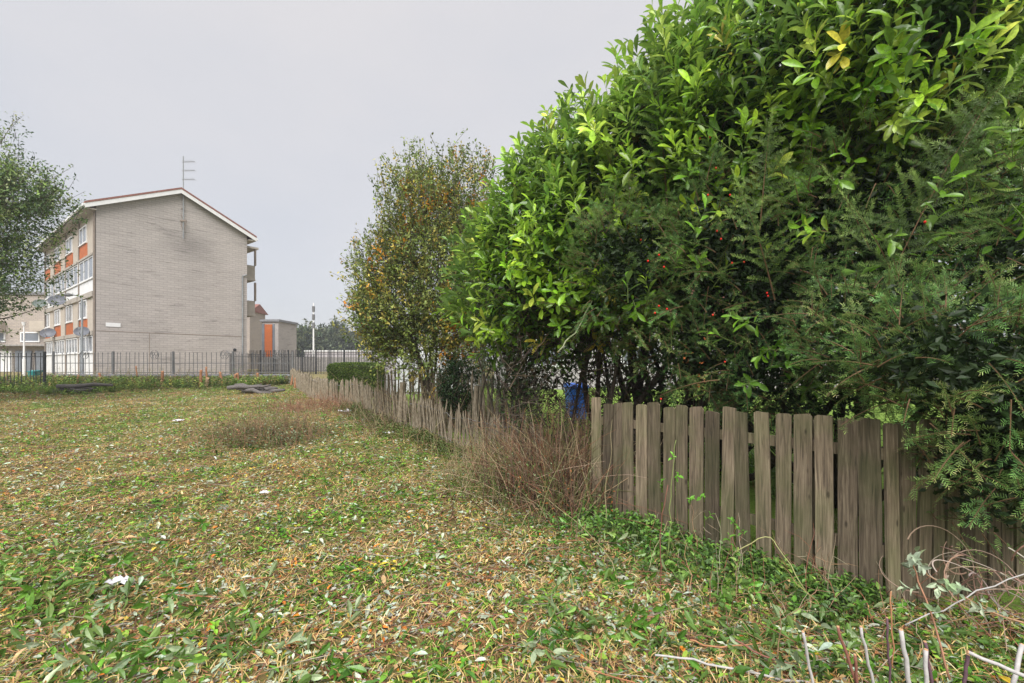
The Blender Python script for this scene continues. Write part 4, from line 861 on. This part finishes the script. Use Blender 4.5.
n = 500; plants('lawn_tufts', 'bright green tussocks of the neighbouring lawn behind the fence', np.stack([rnd(n, .9, 3.6), rnd(n, 5.2, 9.5)], -1), 8, .09, .16, [(.2,.38,.05),(.3,.5,.08)], [1,1])

Pw = sample_plot(5200, 1.6, 19.5, 1.3, 6); Pw = Pw[wob(np.hstack([Pw, np.zeros((len(Pw), 1))]), 2.0, 31)+rng.normal(size=len(Pw))*.25 > .45]
plants('clover_tufts', 'scattered low tufts of saturated green weeds over the cleared plot', Pw, 7, .045, .07, [(.1,.27,.02),(.2,.4,.035),(.06,.15,.02)], [3,2,2])
# dead brambles between the two fences
def brambles(name, label, n, cx_, cy_, sx, sy, h, cols, wts, rad=.004, seg=7, curl=.25):
    s = MB()
    for i in range(n):
        x, y = cx_+rng.normal()*sx, cy_+rng.normal()*sy; z = float(gz(x, y)); a = rng.uniform(0, 6.28); L_ = h*rng.uniform(.3, 1.25); lean = abs(rng.normal())*.65+.03
        d = np.array([math.cos(a)*lean, math.sin(a)*lean, 1.]); d /= np.linalg.norm(d); t = np.linspace(0, 1, seg)[:, None]
        p = np.array([x, y, z])+d*L_*t+np.array([math.cos(a), math.sin(a), -.7])*L_*curl*lean*t**2.3+np.cumsum(rng.normal(size=(seg, 3))*.012, 0)
        s.tube(p, np.linspace(rad*rng.uniform(.7, 1.5), rad*.3, seg), 4, pick(cols, wts, 1, .2)[0], cap=False)
        for b_ in range(rng.integers(0, 4)):
            k = rng.integers(2, seg-1); e = unit(d+rng.normal(size=3)*.8)*L_*rng.uniform(.15, .4); s.tube([p[k], p[k]+e*.5+rng.normal(size=3)*.01, p[k]+e+[0,0,-.02]], [rad*.5, rad*.4, rad*.2], 3, pick(cols, wts, 1, .2)[0], cap=False)
    return tag(s.build(name, M['twig']), label, 'brambles', kind='stuff')
BC_ = [(.26,.18,.1),(.14,.09,.055),(.44,.36,.22),(.27,.12,.07),(.2,.2,.07)]
brambles('dead_brambles', 'tangle of dry brown bramble canes between the paling and timber fences', 1050, .5, 5.35, .36, .38, 1.0, [(.22,.13,.075),(.1,.06,.04),(.4,.31,.19),(.22,.1,.055),(.16,.16,.06)], [3.5,4,2,2,1], seg=8, curl=.4)
plants('bramble_leaves', 'few green and rusty leaves caught in the dead bramble canes', np.stack([.42+rng.normal(size=420)*.42, 5.3+rng.normal(size=420)*.4], -1), 6, .045, .5, [(.12,.17,.05),(.2,.12,.05),(.3,.35,.2),(.4,.13,.04)], [3,2,1,.6])
brambles('dead_brambles', 'dry canes leaning on the near end of the low paling', 420, -.15, 5.9, .35, .35, .6, [(.42,.35,.2),(.3,.25,.12),(.25,.27,.1)], [3,3,2])
brambles('dead_stalks', 'dry stalks behind the low paling fence under the tree', 800, -1.2, 9.3, .85, .4, 1.25, [(.3,.24,.14),(.2,.13,.08)], [2,1])
brambles('brush_heap', 'brown and green heap of brushwood in the middle of the plot', 900, -4.3, 8.1, .5, .35, .5, [(.33,.2,.12),(.2,.14,.08),(.2,.22,.08)], [3,2,2], curl=.5)
brambles('brush_heap', 'brown heap of brushwood beside the sagging grey fence', 700, -4.9, 11.6, .6, .7, .42, [(.35,.2,.12),(.25,.13,.08)], [2,2], curl=.5)
plants('heap_leaves', 'wilted leaves caught in the brushwood heap', np.stack([-4.3+rng.normal(size=260)*.55, 8.0+rng.normal(size=260)*.4], -1), 6, .06, .28, [(.13,.19,.06),(.3,.36,.24),(.35,.2,.1)], [2,1.5,1.5])
brambles('wall_brambles', 'woody stems sprouting before the low wall', 500, -15, 19.2, 3.2, .45, .7, [(.25,.15,.09),(.3,.25,.13),(.2,.22,.08)], [2,2,2], rad=.008)
brambles('fence_foot_twigs', 'reddish dry twigs criss-crossing at the timber fence foot', 170, 2.1, 3.2, .65, .5, .4, [(.36,.22,.13),(.3,.12,.07),(.45,.38,.26)], [3,2,2], rad=.0028)
for yy, nn in ((6.6, 110), (7.6, 60), (9, 45), (11, 45)):
    brambles('dead_stalks', 'dry stalks at the foot of the paling, %s' % {6.6:'nearest the timber fence',7.6:'below the ivy clump',9:'below the yellowing tree',11:'in front of the clipped hedge'}[yy], nn, float(xb(yy))-.25, yy, .3, .5, .38, [(.36,.27,.15),(.22,.14,.08),(.2,.22,.08)], [3,3,1.5], rad=.005, curl=.6)
# curling dry vine
def vine():
    s = MB()
    for i in range(34):
        c = np.array([2.68+rng.normal()*.1, 2.55+rng.normal()*.14, .25+abs(rng.normal())*.12]); r_ = rng.uniform(.06, .19); a0 = rng.uniform(0, 6.28); t = np.linspace(0, rng.uniform(2.2, 5), 16)
        X = rdir(1)[0]; Yv = unit(np.cross(X, rdir(1)[0])); p = c+(X*np.cos(t+a0)[:, None]*r_+Yv*np.sin(t+a0)[:, None]*r_*.7)+np.array([.02, 0, .012])*t[:, None]; p[:, 2] = np.maximum(p[:, 2], .02)
        s.tube(p, np.linspace(.0042, .0016, 16), 5, pick([(.36,.24,.18),(.25,.15,.11),(.45,.36,.3)], [3,2,2], 1)[0])
    tag(s.build('dry_vine', M['twig']), 'curling tangle of dry brown vine at the right edge', 'vine')
vine()
# leaning branches and sawn stems, each a thing
def branch(name, label, cat, pts, r0, r1, c, group=None, tip=True, leaves=None):
    P = np.array(pts, float); t = np.linspace(0, 1, 12); u = np.linspace(0, 1, len(P)); Q = np.stack([np.interp(t, u, P[:, j]) for j in range(3)], -1)
    if len(P) > 2:
        for _ in range(2): Q[1:-1] = (Q[:-2]+Q[1:-1]*2+Q[2:])/4
    Q[1:-1] += rng.normal(size=(10, 3))*np.linalg.norm(P[-1]-P[0])*.006; b = P[0].copy(); root = empty(name, b, 0, label, cat, group)
    s = MB(); s.tube(Q-b, np.linspace(r0, r1, 12), 7, c); s.build('stem', M['twig'], root, smooth=True)
    if tip:
        d = unit(Q[-1]-Q[-2]); s = MB(); s.tube([Q[-1]-b-d*.001, Q[-1]-b+d*.004], [r1*.98, r1*.9], 7); s.build('cut_end', M['cut'], root)
    if leaves:
        i = np.linspace(3, 11, leaves).astype(int); B = Q[i]-b; mb = MB(); shoots(mb, None, B, rdir(leaves)+[-.2,-.2,.5], np.full(leaves, .07), 6, .05, LEAF4, lambda k: pick([(.42,.5,.36),(.3,.4,.22)], [2,1], k, .12), spread=(75, 30)); mb.build('leaves', M['leaf'], root)
    return root
W_, RD, PU, OR = (.48,.46,.45), (.24,.1,.07), (.13,.07,.09), (.42,.2,.1)
def g0(px, py, Y): p = pt(px, py, Y); return p
cuts = [((826,683+20,1.98),(803,632,2.0),.006,W_,'pale slanting sawn stem, leftmost of the row at the near right'), ((870,700,2.0),(838,627,2.05),.0065,RD,'thick reddish stem just left of the tallest pale one'),
        ((882,700,1.98),(861,627,2.0),.006,W_,'pale sawn stem leaning left beside a red one'), ((892,690,2.05),(887,618,2.1),.0045,PU,'thin upright purple stem between two pale stems'),
        ((915,700,1.95),(901,630,2.0),.009,W_,'thickest whitish sawn stem in the near right row'), ((930,705,1.9),(926,650,1.95),.008,W_,'short whitish stump to the right of the thickest stem'),
        ((945,700,1.95),(925,642,2.0),.0065,PU,'dark red purple stem leaning left over a whitish stump'), ((999,705,1.9),(1022,645,2.05),.009,W_,'grey stem rising to the right in the bottom right corner'),
        ((862,700,2.0),(855,655,2.02),.006,RD,'short red brown stub low in the near right row'), ((893,640,2.3),(891,592,2.35),.0035,OR,'slim orange upright shoot behind the pale stems'),
        ((960,690,2.0),(968,655,2.02),.007,PU,'purple grey stub left of the corner stems')]
for a, b, r_, c, lab in cuts:
    A_, B_ = pt(*a), pt(*b); A_[2] = min(A_[2], 0.0); branch('sawn_branch', lab, 'sawn branch', [A_, (A_+B_)/2+rng.normal(size=3)*.004, B_], r_*1.1, r_, c, 'sawn stems at the near right')
branch('fallen_branch', 'long pale bare branch slanting up at the right edge', 'branch', [pt(905,625,2.4), pt(970,595,2.4), pt(1060,560,2.3)], .0035, .003, W_)
branch('fallen_branch', 'thick pale cut branch pointing left in the bottom right corner', 'branch', [pt(1060,690,1.9), pt(1010,670,1.95), pt(968,652,2.0)], .009, .008, W_)
branch('fallen_branch', 'pale bare branch lying flat below the ground cover, bottom centre right', 'branch', [pt(655,655,2.28), pt(700,662,2.26), pt(770,676,2.2), pt(850,694,2.1)], .005, .006, W_, tip=False)
branch('fallen_branch', 'short orange brown branch crossing the flat pale one', 'branch', [pt(690,640,2.4), pt(715,648,2.38), pt(760,643,2.4)], .005, .004, OR)
branch('fallen_branch', 'reddish branch lying among the cut stems', 'branch', [pt(735,640,2.35), pt(760,655,2.3), pt(800,668,2.25)], .005, .004, RD)
branch('leafy_branch', 'arching brown branch with pale wilted leaves, right foreground', 'branch', [pt(1060,640,2.2), pt(990,610,2.3), pt(940,585,2.35), pt(915,560,2.35)], .005, .0025, (.4,.24,.14), tip=False, leaves=9)
branch('leafy_branch', 'upright brown stem topped by pale leaves before the fence', 'branch', [pt(950,680,2.1), pt(935,625,2.2), pt(920,585,2.3), pt(912,560,2.35)], .005, .003, (.4,.2,.12), tip=False, leaves=5)
branch('bent_cane', 'yellow green stem bent over in front of the timber pickets', 'cane', [pt(735,552,2.95), pt(766,534,2.95), pt(778,545,2.9), pt(805,590,2.75)], .003, .003, (.38,.38,.16), tip=False)
branch('young_shoot', 'green upright shoot with a few fresh leaves against the pickets', 'shoot', [pt(667,560,3.4), pt(671,490,3.4), pt(676,440,3.4)], .004, .002, (.25,.32,.1), tip=False)
branch('young_shoot', 'reddish upright cane beside the green shoot at the pickets', 'shoot', [pt(662,600,3.2), pt(659,540,3.2), pt(668,485,3.2)], .004, .003, RD, tip=False)
branch('fallen_branch', 'thin green cane leaning in the dead brambles', 'branch', [pt(630,600,3.0), pt(600,540,3.8), pt(520,480,5.0)], .004, .003, (.32,.28,.14), tip=False)
branch('fallen_branch', 'slender red brown branch on the grass, lower centre', 'branch', [pt(300,640,2.6), pt(330,600,3.0), pt(362,585,3.2)], .004, .003, RD, tip=False)
branch('fallen_branch', 'broken orange branch poking from the laurel above the blue bin', 'branch', [pt(535,352,5.6), pt(555,325,5.7), pt(575,305,5.8)], .008, .01, (.3,.22,.13))
branch('fallen_branch', 'cut greenish branch end hanging under the laurel', 'branch', [pt(600,285,5.2), pt(580,325,5.1), pt(558,352,5.0)], .007, .009, (.35,.38,.22))
# vine leaves climbing the pickets
mb = MB(); B = np.array([pt(px_, py_, Y) for px_, py_, Y in [(672,460,3.62),(676,478,3.6),(660,488,3.6),(690,505,3.45),(705,520,3.4),(700,498,3.42),(735,525,3.2),(745,535,3.15),(730,545,3.2),(672,545,3.5),(690,540,3.4)]])
shoots(mb, mb, B, rdir(len(B))*.5+[0,-.2,.6], np.full(len(B), .07), 5, .05, LEAF4, lambda k: pick([(.14,.36,.04)], [1], k, .15)); tag(mb.build('climbing_leaves', M['leaf']), 'bright green leaves climbing the middle pickets', 'climber')
# stumps by the wall
for px_, py0, py1, Y, r_, lab in [(162,394,371,18.2,.06,'tallest orange cut stem before the wall'),(102,384,373,19.2,.05,'short orange cut stem nearest the left wall end'),(200,398,370,17.6,.06,'left stem of the sawn clump below the right ring motif'),(205,399,378,17.5,.09,'thick pale stump at the centre of the sawn clump'),(207,392,367,17.8,.04,'thin sawn stem rising behind the thick stump'),(223,390,372,17.9,.05,'sawn stem right of the clump, below the railing'),(234,388,374,18.4,.05,'orange cut stem close to the wall, left of a matching pair'),(239,387,373,18.5,.06,'orange cut stem close to the wall, right of a matching pair'),(258,384,373,19,.06,'orange cut stem before the wall below the railing end'),(291,385,372,18.6,.05,'cut stem at the right end of the wall'),(295,396,378,17.5,.05,'brown cut stem where the wall meets the sagging fence'),(138,380,366,19.4,.03,'thin cut stem before the wall under the left ring motif'),(77,395,375,17.8,.04,'grey brown leaning stem by the left end of the wall')]:
    A_, B_ = pt(px_, py0, Y), pt(px_+rng.normal()*2, py1, Y); A_[2] = float(gz(A_[0], A_[1]))-.05
    branch('cut_stump', lab, 'stump', [A_, B_], r_, r_*.8, OR if r_ < .085 else (.35,.24,.15), 'sawn stems before the low wall')
# logs
def logpile(px_, py_, Y, label, n=11, L_=.95):
    c = pt(px_, py_, Y); z = float(gz(c[0], c[1])); root = empty('log_pile', (c[0], c[1], z), 0, label, 'logs')
    for i in range(n):
        s = MB(); y = rng.normal()*.18; zz = .07+.09*(i % 3); a = rng.normal()*.3; d = np.array([math.cos(a), math.sin(a), rng.normal()*.08])*L_/2*rng.uniform(.7, 1.1)
        m_ = np.array([rng.normal()*.2, y, zz]); s.tube([m_-d, m_-d*.4+rng.normal(size=3)*.035, m_+d*.3+rng.normal(size=3)*.035, m_+d], np.array([.06,.07,.055,.035])*rng.uniform(.6,1.2), 8); s.build('log', M['log'], root, smooth=True)
logpile(256, 403, 15.2, 'small heap of weathered grey logs in the upper middle of the plot')
logpile(82, 396, 16.0, 'thin grey poles lying near the left end of the wall', 4, 1.6)
# wheelie bins
def bin_(loc, m, label, rz=0, sc=1):
    r = empty('wheelie_bin', loc, rz, label, 'bin'); r.scale = (sc, sc, sc)
    s = MB(); a, b = .22, .27; V = [(-a,-a,.06),(a,-a,.06),(a,a,.06),(-a,a,.06),(-b,-b-.03,.95),(b,-b-.03,.95),(b,b,.95),(-b,b,.95)]
    s.add(V, [(0,3,2,1),(0,1,5,4),(1,2,6,5),(2,3,7,6),(3,0,4,7),(4,5,6,7)]); s.box((-.24,-.3,.85),(.24,-.245,.93)); s.build('body', m, r)
    s = MB(); s.prism([(-.29,-.33,.953),(-.29,.3,.953),(-.29,.3,1.06),(-.29,.1,1.08),(-.29,-.33,1.0)], (.58,0,0)); s.tube([(-.25,.34,1.0),(.25,.34,1.0)], .02, 6); s.build('lid', m, r)
    for sx in (-1, 1):
        s = MB(); s.tube([(sx*.2,.22,.1),(sx*.27,.22,.1)], .1, 14); s.build('wheel', M['iron'], r)
bin_((1.4, 10.0, float(gz(1.4, 10))), M['blue'], 'bright blue wheelie bin glimpsed under the laurel beyond the fence gap', R(10), .76)
bin_(((35-512)/458*19.5, 19.5, .66), M['teal'], 'small teal bin beside the path behind the tall black railing', 0, .55)
# scraps of litter
for px_, py_, Y, sz, lab in [(178,436,9.6,.09,'crumpled white scrap in the left middle of the plot'),(388,431,8.4,.09,'pale blue plastic scrap at the foot of the low paling'),(205+60,495,5.2,.05,'small white scrap in the centre of the plot'),(120,588,3.2,.07,'curled pale scrap among leaves at lower left'),(345,407,11.0,.14,'bluish white torn sheet beside the sagging fence')]:
    c = pt(px_, py_, Y); z = float(gz(c[0], c[1])); s = MB(); n = 6
    g_ = np.array([(i/n-.5, j/n-.5, 0) for i in range(n+1) for j in range(n+1)])*[sz*2, sz*1.3, 1]; g_[:, 2] = .03+rng.normal(size=len(g_))*sz*.14+.02; 
    s.add(g_+[c[0], c[1], z], [(i*(n+1)+j, (i+1)*(n+1)+j, (i+1)*(n+1)+j+1, i*(n+1)+j+1) for i in range(n) for j in range(n)]); tag(s.build('litter_scrap', M['paper']), lab, 'litter')
